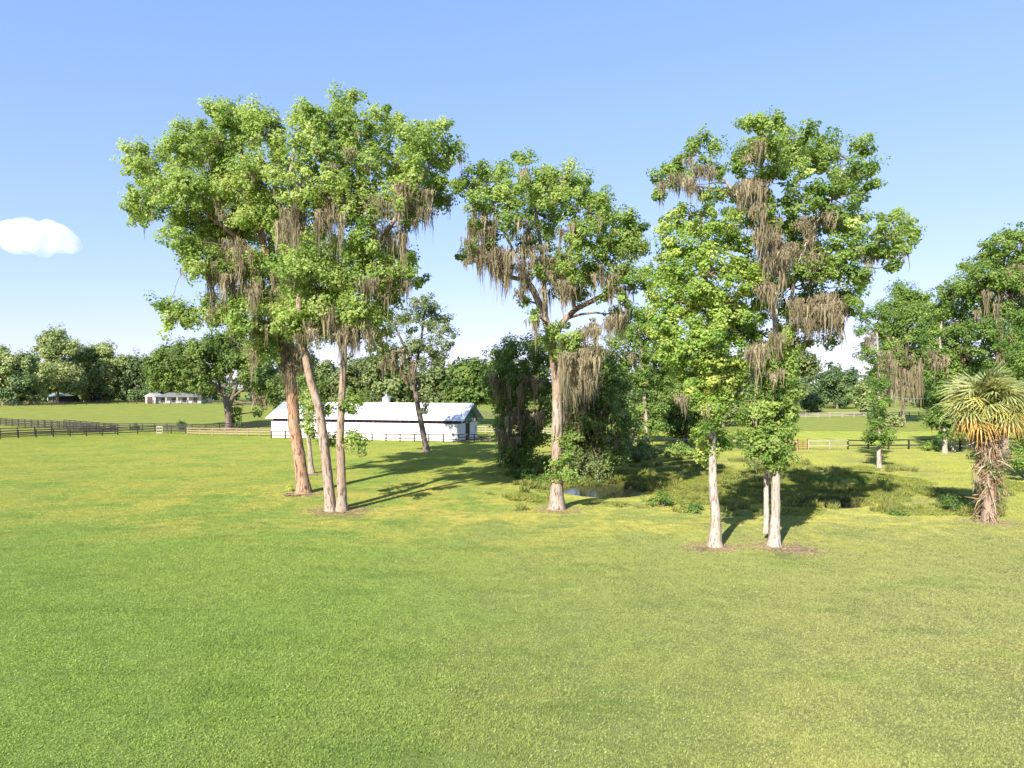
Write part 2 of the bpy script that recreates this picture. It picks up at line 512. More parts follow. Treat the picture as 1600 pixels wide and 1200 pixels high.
# water
def water_mat():
    m = mat_new('pond_water'); t = NT(m.node_tree)
    b = t.n('ShaderNodeBsdfPrincipled', Roughness=0.14)
    b.inputs['Base Color'].default_value = (0.035, 0.035, 0.022, 1)
    b.inputs['Specular IOR Level'].default_value = 0.8
    geo = t.n('ShaderNodeNewGeometry')
    bp = t.n('ShaderNodeBump', Strength=0.12, Distance=0.05)
    t.l(t.noise(geo.outputs['Position'], 3.0, 3), bp.inputs['Height'])
    t.l(bp.outputs[0], b.inputs['Normal'])
    o = t.n('ShaderNodeOutputMaterial'); t.l(b.outputs[0], o.inputs['Surface'])
    return m
M['water'] = water_mat()
for nm, cx, cy, rx, ry, z in (('pond', 7.6, 57.4, 4.6, 3.8, -0.60), ('puddle', 22.9, 50.0, 1.7, 0.9, -0.43)):
    a = np.linspace(0, 2 * math.pi, 48, endpoint=False)
    r = 1 + 0.12 * np.sin(3 * a + 1) + 0.07 * np.sin(7 * a)
    P = np.stack([cx + rx * r * np.cos(a), cy + ry * r * np.sin(a), np.full(48, z)], -1)
    P = np.vstack([P, [cx, cy, z]])
    T = np.array([[i, (i + 1) % 48, 48] for i in range(48)])
    w = link('pond_water', np_mesh('pond_water', P, T, M['water']))
    tag(w, 'dark still pond water under the mossy oaks' if nm == 'pond' else 'small puddle glinting in the marshy grass on the right', None, None, 'structure')

# ------------------------------------------------------------------ grass
def grass_patch_mesh(name, mat, half, n, h0, h1, w, lean, seed, tuft=5):
    r = np.random.default_rng(seed)
    nt = n // tuft
    c = r.uniform(-half, half, (nt, 2)) + r.normal(0, 0.1, (nt, 2))
    hs = r.uniform(h0, h1, nt) ** 1.0
    c = np.repeat(c, tuft, 0); hs = np.repeat(hs, tuft) * r.uniform(0.6, 1.15, nt * tuft)
    N = len(c)
    b = c + r.normal(0, 0.022 * (h1 / 0.09) ** 0.5, (N, 2))
    ang = r.uniform(0, 2 * math.pi, N)
    ld = np.stack([np.cos(ang), np.sin(ang)], -1)
    sd = np.stack([-ld[:, 1], ld[:, 0]], -1)
    le = r.uniform(0.15, 1.0, N) * lean * hs
    ww = w * r.uniform(0.6, 1.3, N)
    V = np.zeros((N, 4, 3))
    V[:, 0, :2] = b - sd * ww[:, None] / 2
    V[:, 1, :2] = b + sd * ww[:, None] / 2
    V[:, 0, 2] = V[:, 1, 2] = -0.02
    V[:, 2, :2] = b + sd * ww[:, None] * 0.45 + ld * le[:, None] * 0.45
    V[:, 2, 2] = hs * 0.6
    V[:, 3, :2] = b + ld * le[:, None]
    V[:, 3, 2] = hs * (1.0 - 0.25 * lean)
    i = np.arange(N)[:, None] * 4
    T = np.concatenate([i + np.array([[0, 1, 2]]), i + np.array([[0, 2, 3]])])
    tint = r.normal(0.45, 0.16, N)
    return np_mesh(name, V.reshape(-1, 3), T, mat, False, np.clip(np.concatenate([tint, tint]), 0, 1))

def scatter_tree(name, src):
    g = bpy.data.node_groups.new(name, 'GeometryNodeTree')
    g.interface.new_socket('Geometry', in_out='INPUT', socket_type='NodeSocketGeometry')
    g.interface.new_socket('Geometry', in_out='OUTPUT', socket_type='NodeSocketGeometry')
    N = g.nodes
    gi, go = N.new('NodeGroupInput'), N.new('NodeGroupOutput')
    inst = N.new('GeometryNodeInstanceOnPoints')
    oi = N.new('GeometryNodeObjectInfo'); oi.inputs['Object'].default_value = src
    oi.inputs['As Instance'].default_value = True
    ra = N.new('GeometryNodeInputNamedAttribute'); ra.data_type = 'FLOAT_VECTOR'; ra.inputs['Name'].default_value = 'rot'
    sa = N.new('GeometryNodeInputNamedAttribute'); sa.data_type = 'FLOAT_VECTOR'; sa.inputs['Name'].default_value = 'scl'
    er = N.new('FunctionNodeEulerToRotation')
    g.links.new(gi.outputs[0], inst.inputs['Points'])
    g.links.new(oi.outputs['Geometry'], inst.inputs['Instance'])
    g.links.new(ra.outputs[0], er.inputs[0])
    g.links.new(er.outputs[0], inst.inputs['Rotation'])
    g.links.new(sa.outputs[0], inst.inputs['Scale'])
    g.links.new(inst.outputs[0], go.inputs[0])
    return g

def scatter(name, src_mesh, pts, scl, seed, label, cat, aniso=True):
    r = np.random.default_rng(seed)
    x, y = pts[:, 0], pts[:, 1]
    z = terrain(x, y)
    e = 0.5
    gxx = (terrain(x + e, y) - terrain(x - e, y)) / (2 * e)
    gyy = (terrain(x, y + e) - terrain(x, y - e)) / (2 * e)
    rot = np.zeros((len(x), 3), np.float32)
    yaw = r.uniform(0, 2 * math.pi, len(x))
    for i in range(len(x)):
        nrm = Vector((-gxx[i], -gyy[i], 1)).normalized()
        q = Vector((0, 0, 1)).rotation_difference(nrm)
        rot[i] = (q.to_matrix() @ Matrix.Rotation(yaw[i], 3, 'Z')).to_euler()
    me = bpy.data.meshes.new(name)
    me.vertices.add(len(x) )
    me.vertices.foreach_set('co', np.stack([x, y, z], -1).astype(np.float32).ravel())
    a = me.attributes.new('rot', 'FLOAT_VECTOR', 'POINT'); a.data.foreach_set('vector', rot.ravel())
    s3 = np.stack([np.ones(len(x)), np.ones(len(x)), scl], -1).astype(np.float32)
    a = me.attributes.new('scl', 'FLOAT_VECTOR', 'POINT'); a.data.foreach_set('vector', s3.ravel())
    o = link(name, me)
    tag(o, label, cat, None, 'stuff')
    src = link('grass_tuft', src_mesh, o)
    src.location = (float(x[0]), float(y[0]), float(z[0]))
    src['kind'] = 'stuff'
    md = o.modifiers.new('scatter', 'NODES')
    md.node_group = scatter_tree(name + '_scatter', src)
    return o

def vnoise(x, y, s, seed):
    """cheap smooth value noise for masks"""
    r = np.random.default_rng(seed)
    v = 0
    for k in range(6):
        a = r.uniform(0, 6.28); f = s * r.uniform(0.6, 1.8)
        v = v + np.sin((x * math.cos(a) + y * math.sin(a)) * f + r.uniform(0, 6.28) + 1.3 * np.sin((x * math.sin(a) - y * math.cos(a)) * f * 0.7))
    return v / 3.4

r = np.random.default_rng(5)
P = []
for y in np.arange(9.5, 125, 1.45):
    hw = y * 0.80 + 4
    for x in np.arange(-hw, hw, 1.45):
        P.append((x + r.uniform(-.5, .5), y + r.uniform(-.5, .5)))
P = np.array(P)
keep = np.ones(len(P), bool)
for x, y, rr in BARE:
    keep &= np.hypot(P[:, 0] - x, P[:, 1] - y) > max(0.5, rr * 0.25) + 0.3
inpond = (np.hypot((P[:, 0] - 7.6) / 4.3, (P[:, 1] - 57.4) / 4.0) < 1) | (np.hypot((P[:, 0] - 22.9) / 2.4, (P[:, 1] - 50) / 2.0) < 1)
keep &= ~inpond
P = P[keep]
scl = np.clip(1.0 + 0.22 * vnoise(P[:, 0], P[:, 1], 0.35, 3) + r.uniform(-.1, .1, len(P)), 0.5, 1.6)
scatter('pasture_grass', grass_patch_mesh('grass_tuft', M['blade'], 1.0, 3600, 0.03, 0.068, 0.013, 1.25, 21, 4), P, scl, 8,
        'short mown pasture grass covering the near field', 'grass')

# lush wet-meadow grass round the ponds
P = []
for k in range(9000):
    x, y = r.uniform(-2, 46), r.uniform(44, 92)
    P.append((x, y))
P = np.array(P)
m = np.exp(-((P[:, 0] - 20) / 17) ** 2 - ((P[:, 1] - 58) / 14) ** 2) + 0.42 * vnoise(P[:, 0], P[:, 1], 0.6, 9)
keep = m > 0.55
keep &= ~((np.hypot((P[:, 0] - 7.2) / 4.4, (P[:, 1] - 54.8) / 6.0) < 1) | (np.hypot((P[:, 0] - 22.9) / 2.1, (P[:, 1] - 48.4) / 3.0) < 1))
for x, y, rr in BARE:
    keep &= np.hypot(P[:, 0] - x, P[:, 1] - y) > 2.0
P = P[keep]
scl = np.clip(0.75 + 0.5 * vnoise(P[:, 0], P[:, 1], 0.9, 4) + r.uniform(-.2, .2, len(P)), 0.3, 1.7)
scatter('marsh_grass', grass_patch_mesh('grass_tuft', M['marsh'], 0.5, 420, 0.14, 0.34, 0.025, 0.7, 22, 7), P, scl, 9,
        'taller lush green grass growing in the wet hollow', 'grass')

# reeds and coarse tufts in the wet hollow
P = []
for k in range(1500):
    x, y = r.uniform(-2, 44), r.uniform(43, 90)
    P.append((x, y))
P = np.array(P)
m = np.exp(-((P[:, 0] - 20) / 18) ** 2 - ((P[:, 1] - 58) / 15) ** 2) + 0.5 * vnoise(P[:, 0], P[:, 1], 0.7, 19)
P = P[(m > 0.62) & ~(np.hypot((P[:, 0] - 7.2) / 4.2, (P[:, 1] - 54.8) / 6.0) < 1)]
ring = []
for k in range(60):
    a = r.uniform(-.5, 3.6); ring.append((22.9 + 2.0 * math.cos(a) * r.uniform(.6, 1.5), 49.8 + 1.2 * math.sin(a) * r.uniform(.6, 1.6)))
for k in range(70):
    a = r.uniform(-.3, 3.44); ring.append((7.4 + 4.3 * math.cos(a) * r.uniform(.85, 1.3), 57.0 + 4.2 * math.sin(a) * r.uniform(.9, 1.4)))
P = np.vstack([P, ring])
for x, y, rr in BARE:
    P = P[np.hypot(P[:, 0] - x, P[:, 1] - y) > 2.0]
scl = np.clip(r.normal(.75, .3, len(P)), .3, 1.5)
scatter('reeds', grass_patch_mesh('grass_tuft', M['reed'], 0.22, 110, 0.30, 0.75, 0.03, 0.6, 23, 8), P, scl, 10,
        'coarse tufts and reeds standing round the pond and puddle', 'reeds')

# ------------------------------------------------------------------ foliage builders
def unit(a):
    return a / (np.linalg.norm(a, axis=-1, keepdims=True) + 1e-9)

def leaf_obj(name, P, Nn, S, T, mat, parent, r, wide=0.42):
    n = len(P)
    U = unit(np.cross(Nn, r.normal(size=(n, 3))))
    W = np.cross(Nn, U)
    s = S[:, None]
    V = np.stack([P - U * s * 0.5, P + W * s * wide + Nn * s * 0.12 - U * s * 0.05, P + U * s * 0.55 - Nn * s * .1, P - W * s * wide + Nn * s * 0.12 - U * s * .05], 1).reshape(-1, 3)
    Q = np.arange(n * 4).reshape(n, 4)
    me = np_mesh(name, V, Q, mat, False, np.clip(T, 0, 1))
    o = link(name, me, parent)
    o['kind'] = 'stuff'
    return o

def foliage(lobes, r, leaf, dens, per, cr, tint0=0.45, tvar=0.13, squash=0.85, hollow=0.45, up=0.35):
    """lobes: rows x,y,z,rx,rz -> leaves (P,N,S,T) and clump centres"""
    PP, NN, SS, TT, CC, CL = [], [], [], [], [], []
    for li, L in enumerate(lobes):
        c = np.array(L[:3]); rx, rz = L[3], L[4]
        rm = (rx * rx * rz) ** (1 / 3)
        n = max(4, int(dens * rm * rm * r.uniform(0.85, 1.15)))
        d = unit(r.normal(size=(n, 3)))
        d[:, 2] = d[:, 2] * 0.95 + 0.08
        d = unit(d)
        rad = hollow + (1.05 - hollow) * r.uniform(0, 1, n) ** 0.65
        rad = np.where(r.random(n) < 0.13, rad * r.uniform(1.05, 1.35, n), rad)
        # irregular outline: a few bulges per lobe
        bul = np.ones(n)
        for k in range(5):
            bd = unit(r.normal(size=3))
            bul += 0.34 * (np.clip(d @ bd, 0, 1) ** 6) * r.choice([-1, 1.0])
        cc = c + d * (rad * bul)[:, None] * np.array([rx, rx, rz])
        lt = r.normal(0, tvar * 0.6)
        for k in range(n):
            m = int(per * r.uniform(0.55, 1.4))
            R = cr * r.uniform(0.6, 1.35)
            q = unit(r.normal(size=(m, 3)))
            q0 = q * (r.uniform(0.25, 1, m) ** 0.5)[:, None]
            off = q0 * R * np.array([1, 1, squash])
            # stretch clump along its outward direction
            od = unit(d[k] + np.array([0, 0, 0.25]))
            off += np.outer((q0 @ od), od) * R * r.uniform(0.1, 0.9)
            PP.append(cc[k] + off)
            NN.append(unit(q * 0.6 + od * 0.6 + np.array([0, 0, up]) + r.normal(0, 0.38, (m, 3))))
            SS.append(leaf * r.uniform(0.6, 1.35, m))
            TT.append(tint0 + lt + r.normal(0, tvar) + r.normal(0, 0.13, m))
        CC.append(cc); CL.append(np.full(n, li))
    return np.concatenate(PP), np.concatenate(NN), np.concatenate(SS), np.concatenate(TT), np.concatenate(CC), np.concatenate(CL)

def moss_obj(bunches, mat, parent, r, width=0.05, name='hanging_moss'):
    """bunches: rows x,y,z,length,spread,count"""
    VV, QQ, TT = [], [], []
    base = 0
    for b in bunches:
        n = int(b[5])
        if n < 1: continue
        tb = r.normal(0.5, 0.16)
        st = np.array(b[:3]) + r.normal(0, 1, (n, 3)) * np.array([b[4], b[4], b[4] * 0.35])
        dist = np.hypot(st[:, 0] - b[0], st[:, 1] - b[1]) / (b[4] * 2 + 1e-6)
        L = b[3] * r.uniform(0.25, 1.0, n) * np.clip(1.15 - dist, 0.3, 1)
        a = r.uniform(0, 2 * math.pi, n)
        sd = np.stack([np.cos(a), np.sin(a), np.zeros(n)], -1)
        prof = np.array([0.55, 1.0, 0.8, 0.5, 0.08])
        ts = np.array([0, 0.18, 0.45, 0.75, 1.0])
        w = width * r.uniform(0.5, 1.5, n)
        V = np.zeros((n, 5, 2, 3))
        drift = r.normal(0, 0.05, (n, 2))
        jit = r.normal(0, 0.025, (n, 5, 2)) * np.sqrt(np.maximum(b[3], .4))
        for k in range(5):
            cen = st.copy()
            cen[:, 2] -= L * ts[k]
            cen[:, :2] += drift * (L * ts[k])[:, None] + jit[:, k]
            V[:, k, 0] = cen - sd * (w * prof[k])[:, None]
            V[:, k, 1] = cen + sd * (w * prof[k])[:, None]
        VV.append(V.reshape(-1, 3))
        i = (np.arange(n) * 10)[:, None, None] + base
        k = (np.arange(4) * 2)[None, :, None]
        q = i + k + np.array([0, 1, 3, 2])[None, None, :]
        QQ.append(q.reshape(-1, 4))
        TT.append(np.repeat(np.clip(tb + r.normal(0, 0.13, n), 0, 1), 4))
        base += n * 10
    if not VV: return None
    o = link(name, np_mesh(name, np.concatenate(VV), np.concatenate(QQ), mat, False, np.concatenate(TT)), parent)
    o['kind'] = 'stuff'
    return o

def catm(P):
    return spline(P, 0.6)

def build_tree(name, label, group, base_px, stems, lobes, moss=(), leafmat='gum', bark='bark_grey', leaf=0.19, dens=9.0, per=60, cr=0.5,
               tint=0.45, seed=1, mossy=0.0, mosslen=1.4, depth=None, crown_depth=0.55, cat='tree', flare=1.35, twigs=0.35, mossw=0.028,
               hollow=0.45, tvar=0.13, tw=0.77, lf=0.87, far=False):
    """stems: list of [(px,py,widthpx[,dy])...]; lobes: (px,py,rpx[,dy[,rz factor]]) ; all pixels of the photograph, turned into metres at the tree's distance"""
    r = np.random.default_rng(seed)
    b = place(*base_px) if depth is None else None
    if depth is not None:
        X = (base_px[0] - 800) / F * depth
        b = Vector((X, depth, tz(X, depth)))
    D = b.y
    root = empty(name, b)
    tag(root, label, cat, group)
    o = np.array(b)
    # trunk and limbs
    mb, bb = MB(), MB()
    nodes = []
    for si, st in enumerate(stems):
        pts = []
        for k, s in enumerate(st):
            dy = s[3] if len(s) > 3 else 0.0
            p = at(s[0], s[1], D + dy)
            w = s[2] / F * D / 2 * tw
            pts.append([p[0], p[1], p[2], w])
        pts = np.array(pts)
        if len(st) and abs(st[0][1] - base_px[1]) < 14:      # stands on the ground
            gz = tz(pts[0][0], pts[0][1])
            low = pts[0].copy(); low[2] = gz - 0.25
            pts[0][2] = max(pts[0][2], gz + 0.02)
            pts = np.vstack([low, pts])
        sp = spline(pts, 0.35)
        z0 = sp[0][2]
        if len(st) and abs(st[0][1] - base_px[1]) < 14:
            hgt = sp[:, 2] - z0 - 0.25
            sp[:, 3] *= 1 + (flare - 1) * np.exp(-np.clip(hgt, 0, None) / 0.45)
        sp[:, :2] += np.cumsum(r.normal(0, 0.010, (len(sp), 2)), 0)
        m1 = MB(); m1.tube(sp[:, :3] - o, sp[:, 3], 18 if sp[0, 3] > 0.12 else 9, 0.07, True, seed + si)
        m1.obj('trunk' if si == 0 or abs(st[0][1] - base_px[1]) < 25 else 'limb', M[bark], root, True)
        nodes.append(sp)
    nodes = np.concatenate(nodes)
    # lobes into metres
    cen = np.mean([[l[0], l[1]] for l in lobes], 0)
    ext = np.std([l[0] for l in lobes]) / F * D + np.mean([l[2] for l in lobes]) / F * D
    LL = []
    for l in lobes:
        rm = l[2] / F * D
        dy = l[3] if len(l) > 3 and l[3] is not None else r.uniform(-1, 1) * ext * crown_depth
        zf = l[4] if len(l) > 4 else r.uniform(0.75, 1.0)
        p = at(l[0], l[1], D + dy)
        LL.append([p[0], p[1], p[2], rm, rm * zf])
    P, N_, S, T, CC, CL = foliage(LL, r, leaf * lf * (1.22 if far else 1), dens * 1.85, per * (0.85 if far else 1.35), cr * 0.95, tint, tvar, hollow=hollow)
    # keep leaves out of the ground
    ok = P[:, 2] > terrain(P[:, 0], P[:, 1]) + 0.06
    # limbs to every lobe, twigs to some of the clumps
    twg = MB(); any_tw = False
    for li, L in enumerate(LL):
        c = np.array(L[:3])
        d = np.linalg.norm(nodes[:, :3] - c, axis=1) + 2.2 * np.clip(nodes[:, 2] - c[2] + 0.3, 0, None)
        j = int(np.argmin(d))
        a = nodes[j]
        dist = np.linalg.norm(c - a[:3])
        if dist > 0.3:
            r0 = max(0.025, min(a[3] * 0.5, 0.022 * dist + 0.03))
            mid = a[:3] * 0.5 + c * 0.5 + np.array([r.normal(0, .07), r.normal(0, .07), r.uniform(-0.06, 0.10)]) * dist
            path = spline(np.array([[*a[:3], r0], [*mid, r0 * 0.7], [*c, r0 * 0.4]]), 0.6)
            path[1:-1, :3] += r.normal(0, 0.035, (len(path) - 2, 3))
            if far: bb.tube(path[:, :3] - o, path[:, 3], 6, 0.08, True, li)
            else:
                m1 = MB(); m1.tube(path[:, :3] - o, path[:, 3], 7, 0.08, True, li); m1.obj('branch', M['bark_branch'], root, True)
        for cc in CC[CL == li]:
            if r.random() < twigs:
                m2 = (c + cc) / 2 + r.normal(0, 0.12 * L[3], 3)
                twg.tube(spline(np.array([c, m2, cc]), 0.9) - o, np.linspace(0.035, 0.012, len(spline(np.array([c, m2, cc]), 0.9))) * max(1, leaf / .2), 4, 0, False)
                any_tw = True
    if bb.n: bb.obj('branches', M['bark_branch'], root, True)['kind'] = 'stuff'
    if any_tw:
        twg.obj('twigs', M['bark_branch'], root, True)['kind'] = 'stuff'
    leaf_obj('foliage', P[ok] - o, N_[ok], S[ok], T[ok], M[leafmat], root, r)
    # moss
    B = []
    for m in moss:                      # (px, py, half width px, length px, bunches)
        m = (m[0], m[1], m[2] * 1.15, m[3] * 1.2, m[4] * 1.35, *m[5:])
        dyv = m[5] if len(m) > 5 else None
        for k in range(int(m[4])):
            dy = dyv if dyv is not None else r.uniform(-1.0, 0.3) * ext * crown_depth
            p = at(m[0] + r.uniform(-1, 1) * m[2], m[1] + r.uniform(-.75, .55) * min(m[2], 22) * 1.1, D + dy + r.uniform(-.4, .4))
            B.append([*(p - o), m[3] / F * D * r.uniform(0.22, 1.0) ** 1.0, r.uniform(.10, .24), r.integers(16, 44)])
    if mossy > 0:
        for cc, li in zip(CC, CL):
            L = LL[li]
            if cc[2] < L[2] + 0.1 * L[4] and r.random() < mossy:
                B.append([*(cc - o), mosslen * r.uniform(0.25, 1.15), 0.16, r.integers(12, 30) if not far else r.integers(8, 16)])
    if B:
        moss_obj(B, M['moss'], root, r, mossw)
    return root

GG = 'tall sweetgum trees in the pasture'
build_tree('sweetgum_tree', 'huge mossy tree with thick leaning orange-brown trunk, leftmost of the tall trees', GG, (475, 770),
    [[(475, 770, 30), (468, 715, 27), (460, 660, 27), (457, 615, 27), (447, 560, 24), (437, 500, 20), (425, 430, 17), (405, 350, 14), (385, 270, 10), (372, 200, 5)],
     [(437, 500, 12), (400, 470, 10, -1), (350, 478, 8, -1.5), (290, 488, 5, -2), (262, 480, 3, -2)],
     [(425, 430, 11), (380, 380, 10, -1), (320, 330, 8, -1.5), (265, 290, 5, -2)],
     [(447, 560, 9), (470, 480, 8, 1), (470, 380, 7, 1), (440, 290, 5, 1)]],
    [(370, 200, 38), (345, 175, 20), (398, 178, 18), (415, 210, 32), (310, 215, 36), (285, 235, 30), (335, 245, 42), (225, 235, 24), (212, 255, 18), (250, 270, 38), (230, 320, 32), (215, 330, 20),
     (290, 300, 46), (360, 290, 52), (410, 270, 40), (440, 250, 20), (300, 350, 40), (350, 370, 42), (280, 375, 24), (315, 410, 28), (395, 350, 42), (335, 435, 22), (430, 330, 35), (300, 395, 22),
     (400, 420, 36), (440, 400, 34), (420, 470, 30), (252, 478, 15, -2), (262, 508, 13, -2), (272, 488, 14, -2.2), (300, 485, 16, -1.8), (290, 500, 12, -2), (325, 480, 18, -1.6), (345, 492, 24, -1.6), (380, 500, 28), (405, 540, 24), (430, 520, 26), (370, 470, 22), (405, 300, 24, -2.5), (385, 335, 24, -2.5), (350, 300, 24, -2.5), (440, 460, 26, -1), (420, 515, 24, -1.2), (395, 470, 24, -1.5), (440, 360, 24, -2)],
    [(350, 415, 28, 90, 22), (365, 400, 30, 60, 16), (300, 415, 12, 40, 5), (395, 440, 10, 90, 6), (400, 500, 6, 60, 5), (395, 545, 4, 60, 4), (440, 480, 20, 60, 14), (440, 330, 14, 90, 10), (400, 300, 12, 70, 7), (450, 570, 8, 60, 14, -.9), (455, 545, 10, 70, 10, -.9), (285, 490, 12, 30, 4), (470, 380, 20, 80, 8, -2.6), (420, 440, 24, 60, 10, -2.4), (360, 390, 26, 60, 8, -2.6), (330, 330, 20, 45, 5, -2.8), (340, 500, 25, 30, 8), (415, 510, 20, 40, 8), (360, 330, 12, 40, 5)],
    'gum', 'bark_orange', 0.22, 8.5, 60, 0.53, 0.58, 101, 0.13, 1.9, tw=.66, crown_depth=.95)

build_tree('sweetgum_tree', 'tall mossy tree with forked twin trunks beside the leaning orange-brown one', GG, (525, 798),
    [[(516, 798, 24), (512, 750, 22), (506, 700, 21), (497, 640, 19), (484, 590, 18), (474, 540, 16), (468, 480, 13), (476, 400, 12), (470, 330, 11), (455, 280, 8), (470, 200, 4)],
     [(534, 796, 22), (534, 740, 19), (533, 680, 17), (536, 620, 15), (539, 560, 14), (542, 500, 13), (560, 430, 12), (590, 380, 11), (575, 320, 8), (560, 250, 6), (540, 180, 3)],
     [(560, 430, 9), (600, 370, 9, -.8), (640, 310, 7, -1), (670, 260, 4, -1)],
     [(590, 380, 8), (560, 330, 7, -1.5), (525, 305, 6, -2), (500, 240, 3, -2)],
     [(542, 500, 8), (580, 460, 7, 1.5), (640, 440, 4, 2)]],
    [(470, 180, 18), (495, 185, 26), (540, 165, 22), (550, 150, 12), (530, 200, 38), (575, 205, 34), (598, 180, 16), (620, 200, 26), (655, 215, 26), (690, 200, 16), (700, 235, 20), (675, 250, 36), (625, 255, 42), (700, 285, 22),
     (560, 260, 42), (490, 240, 38), (470, 290, 34), (520, 300, 36), (590, 310, 36), (645, 300, 36), (685, 310, 24), (560, 335, 30), (500, 350, 26), (640, 345, 16),
     (450, 420, 30), (480, 400, 34), (520, 410, 44), (560, 400, 34), (500, 450, 40), (540, 460, 42), (470, 470, 34), (600, 390, 28), (620, 420, 28), (645, 410, 20), (575, 440, 30), (615, 445, 24), (655, 440, 13), (500, 500, 30), (560, 490, 28), (450, 500, 24), (590, 480, 24, 2), (585, 530, 22, 2), (530, 520, 24, 1), (600, 420, 22, 3), (550, 685, 10, -.3), (560, 690, 12, -.4), (545, 635, 9, -.3), (556, 625, 9, -.2), (483, 650, 13, 1.5), (490, 625, 15, 1.5), (487, 672, 11, 1.5), (517, 690, 10, 1), (510, 640, 6, 1), (650, 265, 22, -2.6), (622, 305, 20, -2.2), (520, 290, 22, -3), (500, 478, 28, -1.8), (545, 490, 26, -1.8), (590, 500, 22, 0), (570, 380, 24, -2), (470, 520, 20, -1), (610, 465, 18, -1)],
    [(540, 320, 35, 70, 26), (600, 360, 30, 80, 14), (650, 325, 22, 55, 14), (647, 340, 3, 55, 3), (590, 450, 22, 50, 16), (620, 440, 16, 50, 8), (545, 520, 16, 60, 16), (500, 500, 30, 60, 16), (445, 340, 10, 90, 6), (465, 330, 10, 80, 7), (480, 520, 12, 60, 8), (397, 455, 5, 70, 4), (560, 505, 16, 60, 12), (525, 260, 15, 60, 4), (548, 235, 4, 40, 3), (600, 320, 30, 70, 10, -3), (510, 330, 20, 70, 8, -3), (640, 290, 24, 50, 6, -3), (520, 480, 26, 50, 8, -2.2), (680, 300, 12, 40, 5)],
    'gum', 'bark_grey', 0.21, 8.5, 62, 0.48, 0.57, 102, 0.12, 1.8, crown_depth=0.9, tw=.72)

build_tree('slender_tree', 'slender grey trunk standing behind the leaning orange-brown one', GG, (487, 740),
    [[(487, 740, 11), (484, 700, 9), (481, 660, 9), (478, 600, 8), (475, 520, 7), (465, 440, 5), (450, 360, 3)]],
    [(470, 560, 26), (455, 520, 30), (475, 480, 30), (450, 440, 30), (465, 400, 26), (490, 600, 18), (480, 630, 14), (440, 560, 20)],
    [(470, 560, 20, 50, 8)], 'gum_cool', 'bark_grey', 0.26, 7.0, 45, 0.6, 0.40, 103, 0.08, 1.5)

build_tree('sweetgum_tree', 'tall straight-trunked tree beside the pond with brown moss under its left limb', GG, (870, 796),
    [[(870, 796, 28), (869, 750, 23), (868, 700, 22), (869, 640, 20), (867, 590, 18), (860, 540, 17), (853, 505, 15), (836, 460, 13), (822, 440, 10, -.5), (795, 432, 8, -1), (775, 425, 6, -1.2), (760, 405, 4, -1.2)],
     [(862, 545, 13), (875, 510, 12, .3), (897, 485, 11, .5), (925, 470, 10, 0), (950, 455, 8, -.5), (975, 430, 6, -.8), (990, 400, 4, -1), (1000, 380, 2, -1)],
     [(853, 505, 11), (850, 450, 10, .5), (845, 390, 8, .8), (835, 320, 6, .8), (822, 260, 3, .6)],
     [(897, 485, 8), (890, 420, 8, 1), (895, 360, 6, 1), (905, 300, 4, 1)],
     [(836, 460, 7), (805, 400, 6, -1.2), (775, 340, 5, -1.5), (760, 290, 3, -1.5)]],
    [(745, 268, 13), (735, 292, 20), (765, 285, 26), (785, 270, 16), (812, 250, 10), (825, 248, 12), (820, 275, 11), (790, 305, 34), (835, 300, 28), (860, 285, 26), (885, 280, 24), (905, 290, 20), (880, 310, 34), (925, 305, 22), (945, 320, 15), (920, 335, 30), (955, 345, 22), (850, 340, 34),
     (985, 345, 18), (995, 360, 15), (975, 375, 28), (995, 390, 16), (945, 385, 28), (910, 375, 30), (800, 340, 28), (745, 320, 18), (740, 345, 14), (830, 380, 24), (770, 370, 20), (735, 385, 14), (722, 400, 9), (740, 400, 10), (880, 400, 26), (900, 420, 22), (925, 420, 22), (965, 420, 22),
     (1000, 425, 18), (1010, 450, 14), (985, 445, 14), (870, 430, 20, 1), (885, 455, 20, 1), (850, 410, 18, 1), (905, 450, 18, 1), (840, 425, 12), (835, 490, 12), (822, 470, 8), (965, 490, 14), (975, 465, 12), (945, 460, 14),
     (862, 515, 14, -.6), (850, 530, 14, -.6), (885, 530, 18, -.6), (905, 545, 22, -.6), (870, 555, 12, -.8), (930, 560, 22), (880, 720, 15, -.5), (870, 738, 16, -.6), (888, 742, 13, -.4), (878, 690, 9, -.2), (890, 700, 12, 0.2)],
    [(770, 400, 24, 80, 30), (755, 350, 16, 70, 14), (745, 385, 16, 40, 8), (730, 405, 10, 28, 5), (800, 420, 26, 50, 16), (755, 320, 12, 60, 8), (820, 365, 8, 30, 5), (890, 360, 14, 60, 10), (840, 400, 22, 60, 12), (870, 440, 22, 55, 10), (940, 430, 26, 50, 18), (965, 450, 12, 50, 6), (960, 500, 14, 60, 14), (930, 510, 14, 50, 10), (905, 560, 26, 80, 20), (890, 440, 12, 70, 8), (838, 500, 4, 45, 3), (890, 560, 12, 90, 10), (915, 600, 14, 60, 8), (818, 450, 6, 30, 4), (903, 385, 10, 30, 3), (820, 265, 3, 30, 2)],
    'gum', 'bark_grey', 0.18, 10.0, 64, 0.42, 0.46, 104, 0.16, 1.7, crown_depth=0.8)

